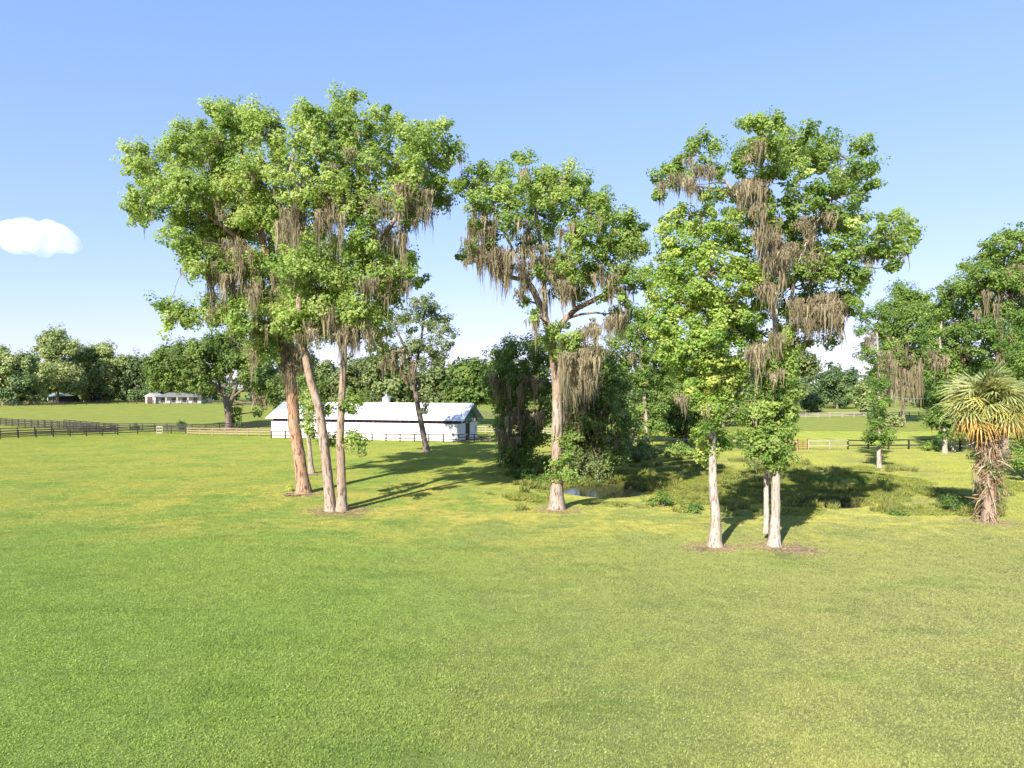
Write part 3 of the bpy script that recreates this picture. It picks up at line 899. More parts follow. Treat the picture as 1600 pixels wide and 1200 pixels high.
build_tree('maple_tree', 'dense bright lime-green tree on a pale slim trunk, left of the pair on the right', GG, (1117, 854),
    [[(1117, 854, 23), (1117, 810, 19), (1114, 760, 17), (1113, 700, 15), (1111, 640, 14), (1108, 580, 12), (1105, 500, 9), (1102, 420, 7), (1098, 340, 3)]],
    [(1100, 325, 14), (1065, 330, 16), (1045, 352, 18), (1080, 355, 26), (1120, 350, 26), (1140, 385, 26), (1050, 390, 26), (1090, 390, 32), (1030, 430, 20), (1060, 430, 32), (1110, 430, 36), (1160, 420, 24), (1175, 445, 20), (1020, 465, 14), (1045, 475, 28), (1090, 480, 36), (1140, 475, 34), (1170, 490, 22), (1050, 515, 28), (1100, 525, 36), (1150, 520, 28), (1020, 500, 14), (1065, 560, 30), (1110, 570, 32), (1150, 560, 24), (1075, 600, 22), (1115, 610, 26), (1140, 600, 20), (1060, 540, 26), (1030, 545, 14), (1120, 635, 15), (1100, 625, 20), (1085, 625, 16), (1110, 645, 12), (1135, 625, 14), (1118, 660, 8), (1108, 560, 20, -.9), (1112, 595, 18, -.9), (1100, 530, 20, -1), (1120, 500, 20, -1), (1105, 460, 20, -1),
     (1100, 690, 18), (1115, 700, 16), (1090, 705, 14), (1105, 715, 15), (1125, 690, 10), (1095, 675, 10), (1112, 680, 12)],
    [(1067, 620, 4, 40, 3), (1105, 640, 8, 30, 3)], 'lime', 'bark_pale', 0.155, 14.0, 74, 0.36, 0.5, 105, 0.0, 1.0, flare=1.5, crown_depth=0.8)

build_tree('sweetgum_tree', 'tallest mossy tree on the right with ivy-like leaves up its pale trunk', GG, (1208, 853),
    [[(1208, 853, 22), (1210, 810, 18), (1211, 760, 17), (1213, 700, 15), (1214, 640, 13), (1213, 580, 12), (1212, 520, 11), (1213, 460, 10), (1208, 400, 9), (1200, 330, 8), (1190, 260, 6), (1185, 200, 3)],
     [(1197, 833, 13, 1.4), (1197, 790, 11, 1.4), (1197, 740, 10, 1.3), (1199, 680, 9, 1.2), (1204, 620, 8, 1), (1220, 560, 7, .8), (1228, 500, 7, .5), (1240, 430, 7, 0), (1260, 370, 6, 0), (1290, 310, 5, 0), (1320, 250, 3, 0)],
     [(1240, 430, 6), (1280, 420, 6, -.8), (1330, 400, 5, -1), (1385, 375, 3, -1)],
     [(1208, 400, 6), (1170, 340, 5, 1.5), (1130, 280, 4, 2), (1090, 240, 2, 2)]],
    [(1165, 192, 10), (1186, 205, 15, -1), (1190, 235, 14, -1), (1180, 190, 12), (1195, 190, 15), (1215, 195, 14), (1230, 205, 14), (1200, 215, 24), (1240, 225, 24), (1262, 208, 14), (1280, 215, 17), (1290, 240, 26), (1345, 222, 13), (1352, 240, 14), (1340, 260, 20), (1362, 262, 10), (1320, 280, 26), (1365, 285, 8), (1260, 260, 32), (1170, 240, 26), (1150, 260, 18), (1210, 270, 30), (1300, 310, 30), (1250, 310, 34), (1345, 300, 16), (1160, 300, 26), (1200, 330, 22),
     (1290, 350, 30), (1335, 345, 20), (1240, 355, 26), (1165, 345, 20), (1400, 335, 12), (1415, 350, 13), (1425, 365, 8), (1400, 365, 20), (1375, 355, 20), (1400, 390, 18), (1380, 395, 18), (1395, 415, 8), (1350, 385, 24), (1320, 390, 24), (1285, 400, 26), (1300, 430, 28), (1340, 425, 22), (1350, 445, 14), (1260, 430, 26), (1270, 470, 26), (1310, 465, 22), (1340, 465, 14), (1240, 480, 18), (1230, 520, 20), (1255, 505, 18), (1180, 420, 18, 1), (1185, 470, 20, 1), (1300, 530, 12), (1225, 440, 20, 1), (1250, 400, 22, 1.5), (1215, 480, 18, 1.2), (1200, 540, 20, 1), (1290, 500, 20, 1.5), (1320, 480, 18, 1), (1330, 360, 22, 1), (1310, 345, 20, 1.5), (1265, 375, 22, 1.5), (1225, 350, 20, 1), (1190, 380, 20, 1.5), (1180, 330, 20, 1), (1150, 330, 18, 1.5), (1190, 440, 18, 1.5), (1275, 250, 24, 1), (1225, 250, 22, 1), (1190, 300, 20, 1), (1180, 520, 22, 1), (1260, 540, 14),
     (1085, 225, 14, 2), (1070, 240, 14, 2), (1100, 220, 12, 2), (1120, 228, 12, 2), (1040, 262, 12, 2), (1060, 262, 12, 2), (1028, 280, 8, 2), (1100, 255, 14, 2), (1050, 285, 9, 2), (1080, 275, 10, 2), (1030, 300, 6, 2), (1125, 265, 12, 2), (1135, 300, 16, 2), (1105, 300, 14, 2),
     (1210, 560, 24, -.4), (1225, 590, 22, -.4), (1200, 610, 24, -.4), (1215, 640, 22, -.5), (1230, 620, 16, -.2), (1190, 650, 20, -.3), (1205, 675, 22, -.4), (1180, 680, 16, -.2), (1222, 670, 16, -.3), (1210, 705, 18, -.4), (1190, 710, 16, -.3), (1225, 700, 13, -.2), (1208, 726, 10, -.4), (1172, 650, 14, 0), (1195, 585, 20, -.2), (1220, 570, 22, -.3), (1235, 640, 14, -.2), (1210, 660, 24, -.5), (1195, 630, 22, -.4), (1215, 610, 24, -.5), (1205, 690, 22, -.5), (1185, 695, 18, -.4), (1218, 715, 14, -.4), (1225, 545, 20, 0), (1195, 550, 20, .3), (1175, 665, 14, 0)],
    [(1190, 225, 7, 40, 8), (1182, 240, 9, 50, 7), (1185, 290, 14, 60, 9), (1195, 330, 16, 60, 10), (1200, 360, 14, 90, 18), (1210, 400, 12, 90, 12), (1230, 390, 14, 50, 10), (1165, 290, 10, 60, 7), (1200, 450, 12, 70, 10), (1280, 470, 18, 80, 16), (1305, 480, 20, 60, 20), (1260, 350, 14, 50, 6), (1300, 340, 12, 40, 6), (1265, 400, 14, 50, 6), (1250, 480, 14, 60, 8), (1270, 500, 12, 60, 8), (1185, 540, 12, 70, 9), (1085, 290, 8, 40, 6), (1060, 275, 12, 40, 6), (1105, 265, 6, 40, 6), (1090, 255, 14, 30, 5), (1040, 290, 10, 20, 4), (1350, 400, 14, 30, 4), (1225, 530, 14, 60, 8), (1215, 580, 8, 40, 5)],
    'gum', 'bark_pale', 0.160, 12.5, 70, 0.36, 0.42, 106, 0.10, 1.3, flare=1.4, crown_depth=0.75)

build_tree('leaning_tree', 'slim leaning tree with thin crown standing in front of the barn', None, (667, 706),
    [[(667, 706, 12), (660, 670, 11), (652, 630, 10), (645, 590, 9), (640, 560, 6), (622, 520, 4), (610, 490, 2)], [(645, 590, 6), (655, 550, 5, 0), (662, 500, 4, 0), (665, 470, 2, 0)]],
    [(665, 470, 13), (650, 478, 12), (680, 485, 15), (697, 500, 12), (660, 505, 22), (690, 520, 18), (700, 540, 10), (640, 500, 14), (670, 545, 22), (645, 540, 18), (620, 500, 14), (608, 520, 13), (600, 545, 13), (625, 550, 16), (655, 570, 14), (615, 580, 14), (665, 625, 8), (660, 640, 6), (690, 560, 12)],
    [(630, 560, 16, 35, 12), (605, 560, 12, 35, 8), (640, 590, 10, 25, 8), (600, 520, 10, 30, 5)], 'dull', 'bark_dark', 0.26, 6.5, 34, 0.6, 0.5, 107, 0.12, 1.6, mossw=.06, tvar=.1)

build_tree('live_oak', 'wide dark live oak spreading over the board fence left of the barn', None, (357, 671),
    [[(357, 671, 15), (357, 655, 14), (356, 640, 14), (352, 625, 12), (345, 610, 9), (325, 595, 6, -2), (295, 585, 3, -3)], [(357, 640, 8), (364, 620, 7, 0), (370, 600, 5, 0), (375, 575, 3, 0)], [(356, 640, 7), (348, 620, 6, 2), (340, 590, 4, 3)], [(364, 620, 5), (390, 600, 4, -1), (405, 590, 3, -1)]],
    [(260, 570, 20), (245, 590, 12), (275, 590, 18), (290, 560, 22), (320, 550, 22), (345, 540, 20), (375, 545, 22), (400, 560, 22), (300, 590, 18), (330, 580, 22), (365, 570, 22), (395, 590, 20), (410, 610, 14), (412, 630, 8), (405, 645, 5), (420, 580, 12), (320, 605, 10), (340, 530, 14), (370, 525, 14), (250, 560, 12), (300, 545, 14), (368, 650, 7, 1.5), (372, 640, 7, 1.5), (370, 662, 6, 1.5), (285, 605, 10), (310, 600, 14), (430, 600, 12), (425, 625, 9), (265, 600, 9), (385, 560, 16), (240, 580, 14), (250, 600, 10), (268, 552, 16), (236, 570, 9), (300, 610, 8), (324, 616, 9), (275, 575, 16)],
    [(405, 620, 8, 25, 8), (330, 600, 30, 15, 8)], 'oak', 'bark_dark', 0.46, 3.6, 40, 1.0, 0.62, 108, 0.05, 2.0, mossw=.1, tvar=.12)

# mossy oaks by the pond
build_tree('live_oak', 'dark live oak draped in moss behind the pond, left side of the thicket', 'dark mossy oaks behind the pond', (815, 738),
    [[(815, 738, 13), (812, 700, 11), (815, 660, 10), (808, 610, 8), (800, 570, 5), (795, 545, 3)], [(812, 690, 7), (840, 650, 6, 1), (855, 600, 4, 1)]],
    [(800, 545, 22), (780, 560, 18), (830, 545, 20), (765, 590, 12), (790, 585, 24), (825, 580, 24), (850, 560, 20), (780, 620, 18), (810, 620, 24), (845, 610, 22), (800, 650, 20), (785, 665, 14), (830, 655, 20), (800, 690, 18), (820, 710, 16), (835, 690, 18), (850, 650, 18), (775, 640, 10), (825, 738, 13), (845, 725, 14), (852, 745, 10), (800, 715, 14), (790, 700, 12), (810, 735, 12), (838, 670, 16), (790, 655, 14), (815, 685, 16)],
    [(800, 600, 30, 50, 22), (820, 650, 25, 50, 18), (795, 680, 16, 50, 14), (845, 600, 12, 50, 8)], 'thicket', 'bark_dark', 0.25, 7.0, 58, 0.62, 0.48, 109, 0.10, 1.8, mossw=.05, crown_depth=1.0)
build_tree('live_oak', 'dark live oak draped in moss right behind the straight trunk at the pond', 'dark mossy oaks behind the pond', (912, 742),
    [[(912, 742, 14), (908, 700, 12), (912, 650, 10), (920, 600, 8), (930, 560, 4)], [(908, 700, 7), (885, 650, 6, 1), (880, 600, 4, 1)], [(912, 690, 6), (945, 650, 5, 0), (960, 610, 3, 0)]],
    [(890, 570, 22), (925, 560, 22), (955, 570, 20), (900, 600, 24), (940, 600, 24), (970, 600, 16), (885, 630, 22), (920, 640, 24), (955, 640, 22), (900, 670, 20), (940, 675, 20), (930, 700, 20), (905, 700, 16), (955, 700, 14), (925, 730, 18), (935, 745, 12), (945, 722, 12), (890, 715, 12), (960, 660, 14), (880, 540, 12), (965, 630, 18), (975, 660, 16), (965, 690, 16), (895, 680, 18, -2), (925, 660, 18, -2.5), (945, 620, 18, -2), (900, 620, 18, -2), (965, 715, 14), (975, 700, 12)],
    [(905, 590, 28, 70, 26), (935, 640, 24, 50, 18), (900, 650, 20, 60, 18), (950, 690, 14, 40, 10), (890, 700, 12, 50, 10)], 'thicket', 'bark_dark', 0.25, 7.0, 58, 0.62, 0.46, 110, 0.10, 1.8, mossw=.05, crown_depth=1.0)
build_tree('willow_tree', 'olive-leaved small tree drooping to the right edge of the pond', None, (945, 752),
    [[(945, 752, 5), (940, 730, 4), (932, 710, 3), (925, 690, 2)]],
    [(930, 700, 16), (945, 715, 14), (920, 725, 16), (935, 740, 14), (950, 735, 9), (940, 680, 12), (915, 745, 8), (955, 700, 8)],
    [(960, 690, 6, 30, 4)], 'dull', 'bark_dark', 0.2, 8, 50, 0.45, 0.45, 111, 0.0)
build_tree('sweetgum_tree', 'fresh green leafy tree between the pond oaks and the lime-green tree', None, (1012, 716),
    [[(1012, 716, 9), (1010, 660, 8), (1005, 600, 7), (1000, 540, 5), (995, 480, 3)]],
    [(990, 490, 15), (1010, 500, 20), (975, 515, 18), (1000, 530, 24), (1025, 525, 20), (960, 535, 14), (985, 560, 24), (1015, 560, 24), (950, 560, 14), (970, 585, 22), (1005, 595, 24), (1035, 590, 18), (1040, 560, 18), (950, 585, 12), (1000, 630, 20), (1020, 640, 18), (985, 650, 16), (1015, 670, 16), (1000, 690, 12), (1030, 665, 14)],
    [(1000, 560, 26, 40, 10), (960, 560, 14, 35, 6)], 'gum_cool', 'bark_grey', 0.26, 6.5, 44, 0.6, 0.4, 112, 0.08, 1.6)
for i, (bx, by, lob, lab, sd) in enumerate((
    (985, 692, [(985, 600, 12), (975, 620, 18), (1000, 615, 16), (965, 640, 16), (990, 640, 22), (1012, 640, 16), (975, 660, 14), (1000, 662, 16), (1018, 660, 10), (962, 658, 10)], 'bushy dark conifer with bare sunlit foot, left of the two behind the meadow', 120),
    (1072, 696, [(1050, 575, 12), (1040, 595, 18), (1065, 590, 18), (1085, 605, 18), (1030, 620, 20), (1060, 620, 24), (1090, 630, 22), (1040, 645, 20), (1070, 650, 24), (1098, 655, 14), (1035, 665, 12), (1060, 672, 16), (1085, 672, 14)], 'bushy dark conifer with leaning stems, right of the two behind the meadow', 121))):
    build_tree('cedar_tree', lab, 'bushy conifers behind the meadow', (bx, by),
        [[(bx, by, 6), (bx - 1, by - 40, 5), (bx, by - 90, 3)], [(bx, by - 2, 4), (bx + 14, by - 35, 3, 0), (bx + 20, by - 60, 2, 0)]], lob,
        [(bx, by - 40, 20, 20, 6)] if i else (), 'fardark' if not i else 'oak', 'bark_dark', 0.30, 5.0, 60, 0.8, 0.62, sd, 0.03, 1.4)

# right side group
RG = 'mossy trees along the right-hand fence'
build_tree('narrow_tree', 'low narrow tree clothed in leaves on a short bare trunk in the right meadow', RG, (1374, 731),
    [[(1374, 731, 9), (1374, 700, 8), (1374, 670, 7), (1373, 620, 6), (1372, 570, 4), (1370, 520, 3)]],
    [(1372, 690, 15), (1385, 685, 11), (1360, 683, 11), (1374, 670, 16), (1378, 650, 14), (1366, 655, 12), (1375, 630, 14), (1370, 612, 12), (1380, 600, 12), (1366, 595, 10), (1372, 575, 16), (1360, 550, 18), (1385, 545, 18), (1370, 520, 18), (1345, 520, 12), (1352, 495, 12), (1375, 495, 16)],
    [(1390, 560, 14, 50, 8), (1355, 530, 12, 40, 6)], 'gum_cool', 'bark_pale', 0.21, 7.5, 50, 0.46, 0.38, 130, 0.05, 1.4)
build_tree('mossy_tree', 'far mossy tree with pale trunk beside the brush pile across the pasture', RG, (1411, 661),
    [[(1411, 661, 9), (1410, 630, 7), (1408, 590, 6), (1405, 540, 4), (1408, 480, 3)], [(1410, 625, 4), (1440, 580, 3, 0), (1455, 530, 2, 0)]],
    [(1410, 460, 16), (1435, 465, 16), (1390, 480, 18), (1420, 490, 24), (1450, 490, 20), (1385, 510, 18), (1410, 525, 26), (1445, 525, 22), (1465, 510, 16), (1400, 560, 22), (1430, 560, 24), (1460, 550, 16), (1385, 580, 16), (1415, 590, 18), (1445, 590, 14)],
    [(1410, 570, 30, 60, 40), (1395, 530, 20, 50, 16), (1440, 560, 20, 50, 14), (1395, 600, 14, 40, 14), (1415, 600, 10, 50, 12)], 'gum_cool', 'bark_grey', 0.45, 3.6, 40, 1.15, 0.42, 131, 0.08, 4.0, mossw=.12)
build_tree('mossy_tree', 'leafy tree with two pale trunks behind the black fence near the palm', RG, (1477, 708),
    [[(1476, 708, 9), (1477, 680, 8), (1478, 640, 7), (1475, 590, 6), (1470, 530, 5), (1478, 470, 3)], [(1490, 706, 8, 1), (1490, 680, 7, 1), (1492, 640, 6, 1), (1500, 580, 4, 1), (1510, 520, 3, 1)]],
    [(1485, 455, 20), (1470, 480, 20), (1505, 465, 20), (1490, 500, 26), (1465, 520, 22), (1515, 500, 22), (1500, 540, 24), (1470, 560, 22), (1490, 585, 24), (1515, 570, 18), (1480, 620, 22), (1500, 640, 18), (1475, 650, 16), (1490, 670, 14), (1478, 680, 10), (1500, 678, 10), (1465, 630, 12), (1480, 600, 26), (1502, 610, 24), (1470, 590, 22), (1492, 650, 22), (1462, 655, 14), (1515, 640, 20), (1484, 672, 12)],
    [(1490, 560, 26, 60, 16), (1465, 560, 14, 50, 10)], 'gum_cool', 'bark_pale', 0.27, 6.5, 46, 0.6, 0.38, 132, 0.08, 2.0, mossw=.06)
build_tree('mossy_tree', 'tall mossy tree rising behind the palm at the right edge', RG, (1572, 714),
    [[(1572, 714, 12), (1570, 660, 10), (1568, 600, 9), (1565, 540, 8), (1565, 470, 6), (1575, 400, 3)], [(1565, 540, 6), (1540, 480, 5, 0), (1525, 430, 3, 0)], [(1568, 600, 6), (1600, 540, 5, 0), (1625, 470, 4, 0), (1640, 400, 3, 0)]],
    [(1590, 365, 18), (1575, 380, 16), (1610, 375, 20), (1635, 380, 18), (1545, 385, 16), (1530, 400, 14), (1560, 405, 22), (1600, 405, 24), (1630, 420, 24), (1515, 425, 16), (1540, 430, 24), (1575, 440, 26), (1610, 450, 28), (1510, 450, 14), (1530, 465, 22), (1560, 480, 26), (1600, 490, 28), (1640, 470, 24), (1540, 510, 22), (1580, 530, 28), (1620, 530, 26), (1550, 550, 22), (1590, 570, 26), (1620, 590, 24), (1560, 590, 20), (1640, 550, 20)],
    [(1560, 450, 26, 45, 16), (1585, 430, 20, 50, 16), (1600, 420, 10, 50, 8), (1545, 490, 16, 50, 10), (1580, 550, 20, 50, 12)], 'gum_cool', 'bark_grey', 0.27, 6.5, 46, 0.62, 0.42, 133, 0.07, 2.0, mossw=.06)
build_tree('broadleaf_tree', 'deep green tree with low branches cut by the right edge behind the palm', RG, (1612, 752),
    [[(1612, 752, 12), (1610, 700, 10), (1610, 640, 8), (1612, 560, 5)]],
    [(1600, 500, 22), (1625, 520, 26), (1580, 530, 18), (1605, 560, 26), (1640, 570, 26), (1590, 590, 20), (1620, 620, 26), (1592, 640, 18), (1600, 670, 20), (1585, 660, 10), (1620, 690, 24), (1598, 700, 16), (1595, 725, 12), (1625, 730, 20), (1650, 660, 26)],
    (), 'gum_cool', 'bark_dark', 0.22, 8.0, 56, 0.5, 0.34, 134, 0.0)

# ------------------------------------------------------------------ far trees, each a thing
def far_tree(name, label, group, px, py, toppy, wpx, mat='far', D=None, seed=1, moss=0.04, trunkw=5, low=0.28, leaf=0.62, tint=0.5):
    r = np.random.default_rng(seed)
    b = place(px, py) if D is None else None
    if D is None: D = b.y
    H = py - toppy
    lobes = []
    n = int(10 + wpx / 7)
    for k in range(n):
        u = r.uniform(0, 1)
        yy = toppy + H * (0.12 + (1 - low - 0.12) * u)
        hw = wpx / 2 * math.sin(math.pi * (0.22 + 0.62 * u)) * 0.95
        lobes.append((px + r.uniform(-1, 1) * hw, yy, wpx * r.uniform(0.12, 0.20)))
    lobes.append((px + r.uniform(-.1, .1) * wpx, toppy + wpx * 0.12, wpx * 0.13))
    stems = [[(px, py, trunkw), (px + r.uniform(-1, 1), py - H * 0.3, trunkw * 0.8), (px + r.uniform(-3, 3), py - H * 0.75, trunkw * 0.3)]]
    return build_tree(name, label, group, (px, py), stems, lobes, (), mat, 'bark_grey' if mat == 'far' else 'bark_dark', leaf, 2.9, 50, 1.4, tint, seed, moss, 3.0, depth=D, mossw=.14, twigs=0.1, tvar=0.16, crown_depth=.7, far=True)

LG = 'trees round the far yards on the left'
far_tree('shade_tree', 'pale-leaved tree at the far left edge of the photo, standing behind the pasture fence', LG, 6, 633, 541, 64, 'far', seed=201, trunkw=6, tint=.66, low=.2)
far_tree('shade_tree', 'rounded tree with broad grey trunk, second from the left across the pasture', LG, 48, 632, 552, 64, 'far', seed=202, trunkw=7, low=.12, tint=.6)
far_tree('shade_tree', 'tallest far tree on the left, its crown above the grey-roofed house', LG, 90, 630, 515, 88, 'far', seed=203, trunkw=5, tint=.64, low=.22)
far_tree('shade_tree', 'light green far tree right of the tallest one on the left', LG, 160, 628, 536, 80, 'far', seed=204, trunkw=5, tint=.72, low=.18)
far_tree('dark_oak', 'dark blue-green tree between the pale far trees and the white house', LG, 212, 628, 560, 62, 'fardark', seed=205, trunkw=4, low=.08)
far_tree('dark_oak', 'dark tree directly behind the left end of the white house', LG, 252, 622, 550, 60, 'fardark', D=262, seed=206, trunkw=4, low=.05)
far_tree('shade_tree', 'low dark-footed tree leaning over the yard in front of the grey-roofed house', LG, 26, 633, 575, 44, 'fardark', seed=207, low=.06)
far_tree('small_tree', 'tiny light-leaved ornamental tree on a thin orange trunk in the far yard', LG, 133, 628, 600, 24, 'far', seed=208, trunkw=2, tint=.7)
far_tree('small_tree', 'low spreading small tree beside the dark far yard hedge', LG, 112, 627, 598, 34, 'far', seed=209, trunkw=3, low=.1)
CG = 'oaks in the pasture behind the barn'
far_tree('shade_tree', 'rounded bushy tree at the left end of the barn roof', CG, 440, 640, 585, 44, 'dull', D=190, seed=211, low=.03)
far_tree('live_oak', 'mossy oak behind the barn right of the little roof cupola', CG, 612, 642, 548, 72, 'dull', D=150, seed=212, moss=.3, trunkw=6, low=.1)
far_tree('live_oak', 'mossy oak behind the middle of the barn roof, left of the cupola', CG, 560, 642, 560, 66, 'dull', D=160, seed=213, moss=.2, low=.1)
far_tree('live_oak', 'green oak rising behind the right part of the barn roof', CG, 690, 643, 572, 70, 'dull', D=150, seed=214, moss=.15, trunkw=6, low=.12)
far_tree('live_oak', 'broad oak with dark hollow crown just right of the barn gable', CG, 742, 645, 562, 74, 'oak', D=145, seed=215, moss=.15, trunkw=9, low=.26)
far_tree('live_oak', 'mossy oak seen between the twin trunks above the barn roof', CG, 505, 640, 566, 64, 'dull', D=175, seed=216, moss=.2, low=.1)
far_tree('live_oak', 'dark oak in the gap between the barn and the pond thicket', CG, 785, 648, 560, 50, 'oak', D=140, seed=217, moss=.12, trunkw=6, low=.2)
EG = 'trees across the right-hand pasture'
far_tree('round_tree', 'small round dark tree alone on the far slope between the right-hand trees', EG, 1272, 645, 611, 30, 'fardark', seed=221, low=.04, trunkw=2)
far_tree('shade_tree', 'light green small tree on the far side of the right-hand pasture', EG, 1349, 650, 600, 46, 'far', seed=222, low=.08, trunkw=3)
far_tree('shade_tree', 'mossy far tree behind the tall right-hand tree, left of the sky gap', EG, 1245, 640, 545, 60, 'dull', D=200, seed=223, moss=.3)
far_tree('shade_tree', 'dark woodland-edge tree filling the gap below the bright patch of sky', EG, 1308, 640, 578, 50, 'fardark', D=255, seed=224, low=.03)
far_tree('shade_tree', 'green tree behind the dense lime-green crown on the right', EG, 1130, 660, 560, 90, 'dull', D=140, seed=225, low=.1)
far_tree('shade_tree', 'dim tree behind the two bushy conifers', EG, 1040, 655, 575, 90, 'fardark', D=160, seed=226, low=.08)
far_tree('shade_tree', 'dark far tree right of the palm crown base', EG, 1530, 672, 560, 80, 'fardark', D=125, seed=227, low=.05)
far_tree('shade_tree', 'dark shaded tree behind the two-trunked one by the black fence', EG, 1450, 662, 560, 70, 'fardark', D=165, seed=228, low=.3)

# distant wood that closes the horizon: one mass
def far_wood():
    r = np.random.default_rng(77)
    root = empty('far_wood', (0, 300, 0))
    tag(root, 'continuous dark far-off wood closing the horizon behind the pastures', 'wood', None, 'stuff')
    L, TL, tints = [], [], []
    mb = MB()
    for row, (dist, hh) in enumerate(((268, 15.5), (290, 17.5), (325, 19.5))):
        for x in np.arange(-520, 520, 8.5):
            xx = x + r.uniform(-3, 3); yy = dist + 0.0003 * x * x + r.uniform(-7, 7) + (24 if -20 < x < 60 else 0)
            H = hh * r.uniform(0.72, 1.12)
            gz = tz(xx, yy)
            TL.append((xx, yy, gz, H))
            mb.tube([(xx, yy - 300, gz - .3), (xx, yy - 300, gz + H * .6)], [0.35, 0.2], 5)
            for k in range(4):
                L.append([xx + r.uniform(-2.5, 2.5), yy + r.uniform(-2.5, 2.5), gz + H * (0.22 + 0.2 * k) + r.uniform(-.6, .6), r.uniform(2.4, 3.6), r.uniform(2.0, 3.0)])
    P, N_, S, T, CC, CL = foliage(L, r, 1.25, 0.95, 15, 1.5, 0.45, 0.16)
    ok = P[:, 2] > 0.1
    o = np.array([0, 300, 0.0])
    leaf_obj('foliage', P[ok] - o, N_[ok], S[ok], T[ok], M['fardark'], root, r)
    mb.obj('trunks', M['bark_dark'], root)['kind'] = 'stuff'
far_wood()

# ------------------------------------------------------------------ shrubs
def bush(label, px, py, rpx, hpx, mat='gum_cool', leaf=0.12, group=None, name='shrub', tint=0.4, seed=1, D=None):
    r = np.random.default_rng(seed)
    b = place(px, py)
    if D: b = Vector(((px - 800) / F * D, D, tz((px - 800) / F * D, D)))
    root = empty(name, b)
    tag(root, label, 'shrub', group)
    k = b.y / F
    R, H = rpx * k, hpx * k
    L = []
    for i in range(8):
        a = r.uniform(0, 6.28); q = r.uniform(0, 0.75)
        L.append([b.x + R * q * math.cos(a), b.y + R * q * math.sin(a), b.z + H * r.uniform(0.3, 0.68) * (1.1 - q * .6), R * r.uniform(0.3, 0.45), H * r.uniform(0.25, 0.35)])
    P, N_, S, T, CC, CL = foliage(L, r, leaf, 28 * (0.12 / leaf), 34, max(0.1, leaf * 1.6), tint)
    ok = P[:, 2] > terrain(P[:, 0], P[:, 1]) + 0.01
    o = np.array(b)
    leaf_obj('foliage', P[ok] - o, N_[ok], S[ok], T[ok], M[mat], root, r, 0.34)
    mb = MB()
    for i in range(9):
        c = CC[r.integers(len(CC))]
        mb.tube([(r.normal(0, R * .05), r.normal(0, R * .05), -0.05), tuple((c - o) * 0.5 + r.normal(0, .03, 3)), tuple(c - o)], [0.02, .014, .006], 4)
    mb.obj('stem', M['bark_dark'], root)
    return root

BG = 'low green shrubs in the wet meadow'
bush('broad weedy shrub to the right of the pond', 1037, 792, 30, 24, seed=301, group=BG, leaf=.13)
bush('low weeds spilling left of the lime-green tree trunk', 1085, 800, 22, 14, seed=302, group=BG)
bush('small round weed clump left of the pair in the right meadow', 1347, 757, 11, 10, seed=303, group=BG)
bush('small round weed clump below the narrow leafy tree', 1386, 764, 14, 11, seed=304, group=BG)
bush('faint low weed tuft midway between palm and narrow tree', 1438, 768, 12, 9, seed=305, group=BG, tint=.55)
bush('spreading weeds in the shade left of the palm foot', 1488, 800, 34, 26, seed=306, group=BG, mat='gum_cool', tint=.2)
bush('low weeds nearest the right edge of the meadow shade', 1405, 806, 14, 7, seed=307, group=BG)
bush('sprawling olive and rust shrub in front of the conifers', 1000, 722, 46, 24, 'dull', .2, BG, seed=308, tint=.4)
bush('bright leafy bush right of the rust-tinged shrub', 1060, 712, 30, 20, 'gum', .2, BG, seed=309, tint=.5)
bush('dense green bush at the foot of the left pond oak', 850, 762, 24, 26, 'gum_cool', .16, BG, seed=310)
bush('dark low bush left of the pond under the oak', 822, 748, 20, 18, 'oak', .18, BG, seed=311)
bush('bushy weeds on the far meadow bank right of the tall pair', 1290, 758, 34, 12, 'gum_cool', .14, BG, seed=312, tint=.25)
bush('small dark evergreen shrub in front of the black board fence', 283, 672, 6, 15, 'oak', .3, None, seed=313)
bush('pale brush pile at the foot of the far mossy tree', 1392, 667, 18, 20, 'dull', .5, None, 'brush_pile', seed=314, tint=.9)
bush('ragged bushes at the feet of the two pale trunks by the fence', 1455, 704, 22, 14, 'gum_cool', .2, BG, seed=315, tint=.5)
bush('tiny bright shoot beside the palm foot', 1527, 800, 5, 10, 'lime', .12, None, 'shoot', seed=316, tint=.8)
bush('tiny yellow shoot at the foot of the leaning orange-brown trunk', 452, 768, 4, 9, 'lime', .10, None, 'shoot', seed=317, tint=.95)
bush('tall leafy thicket filling the gap between the pond oaks and the conifers', 972, 722, 34, 62, 'dull', .22, BG, 'thicket', seed=320, tint=.45)
bush('round green thicket at the left edge of the pond oaks', 806, 742, 26, 50, 'gum_cool', .2, BG, 'thicket', seed=321, tint=.25)
bush('shaded tall thicket right of the conifers near the lime-green tree', 1100, 706, 26, 50, 'oak', .22, BG, 'thicket', seed=322, tint=.5)
bush('leafy bush beneath the lime-green tree by the cream rails', 1150, 700, 26, 34, 'gum_cool', .2, BG, seed=318, tint=.3)
bush('faint sapling in front of the black fence on the left', 211, 672, 4, 9, 'dull', .25, None, 'shoot', seed=319)

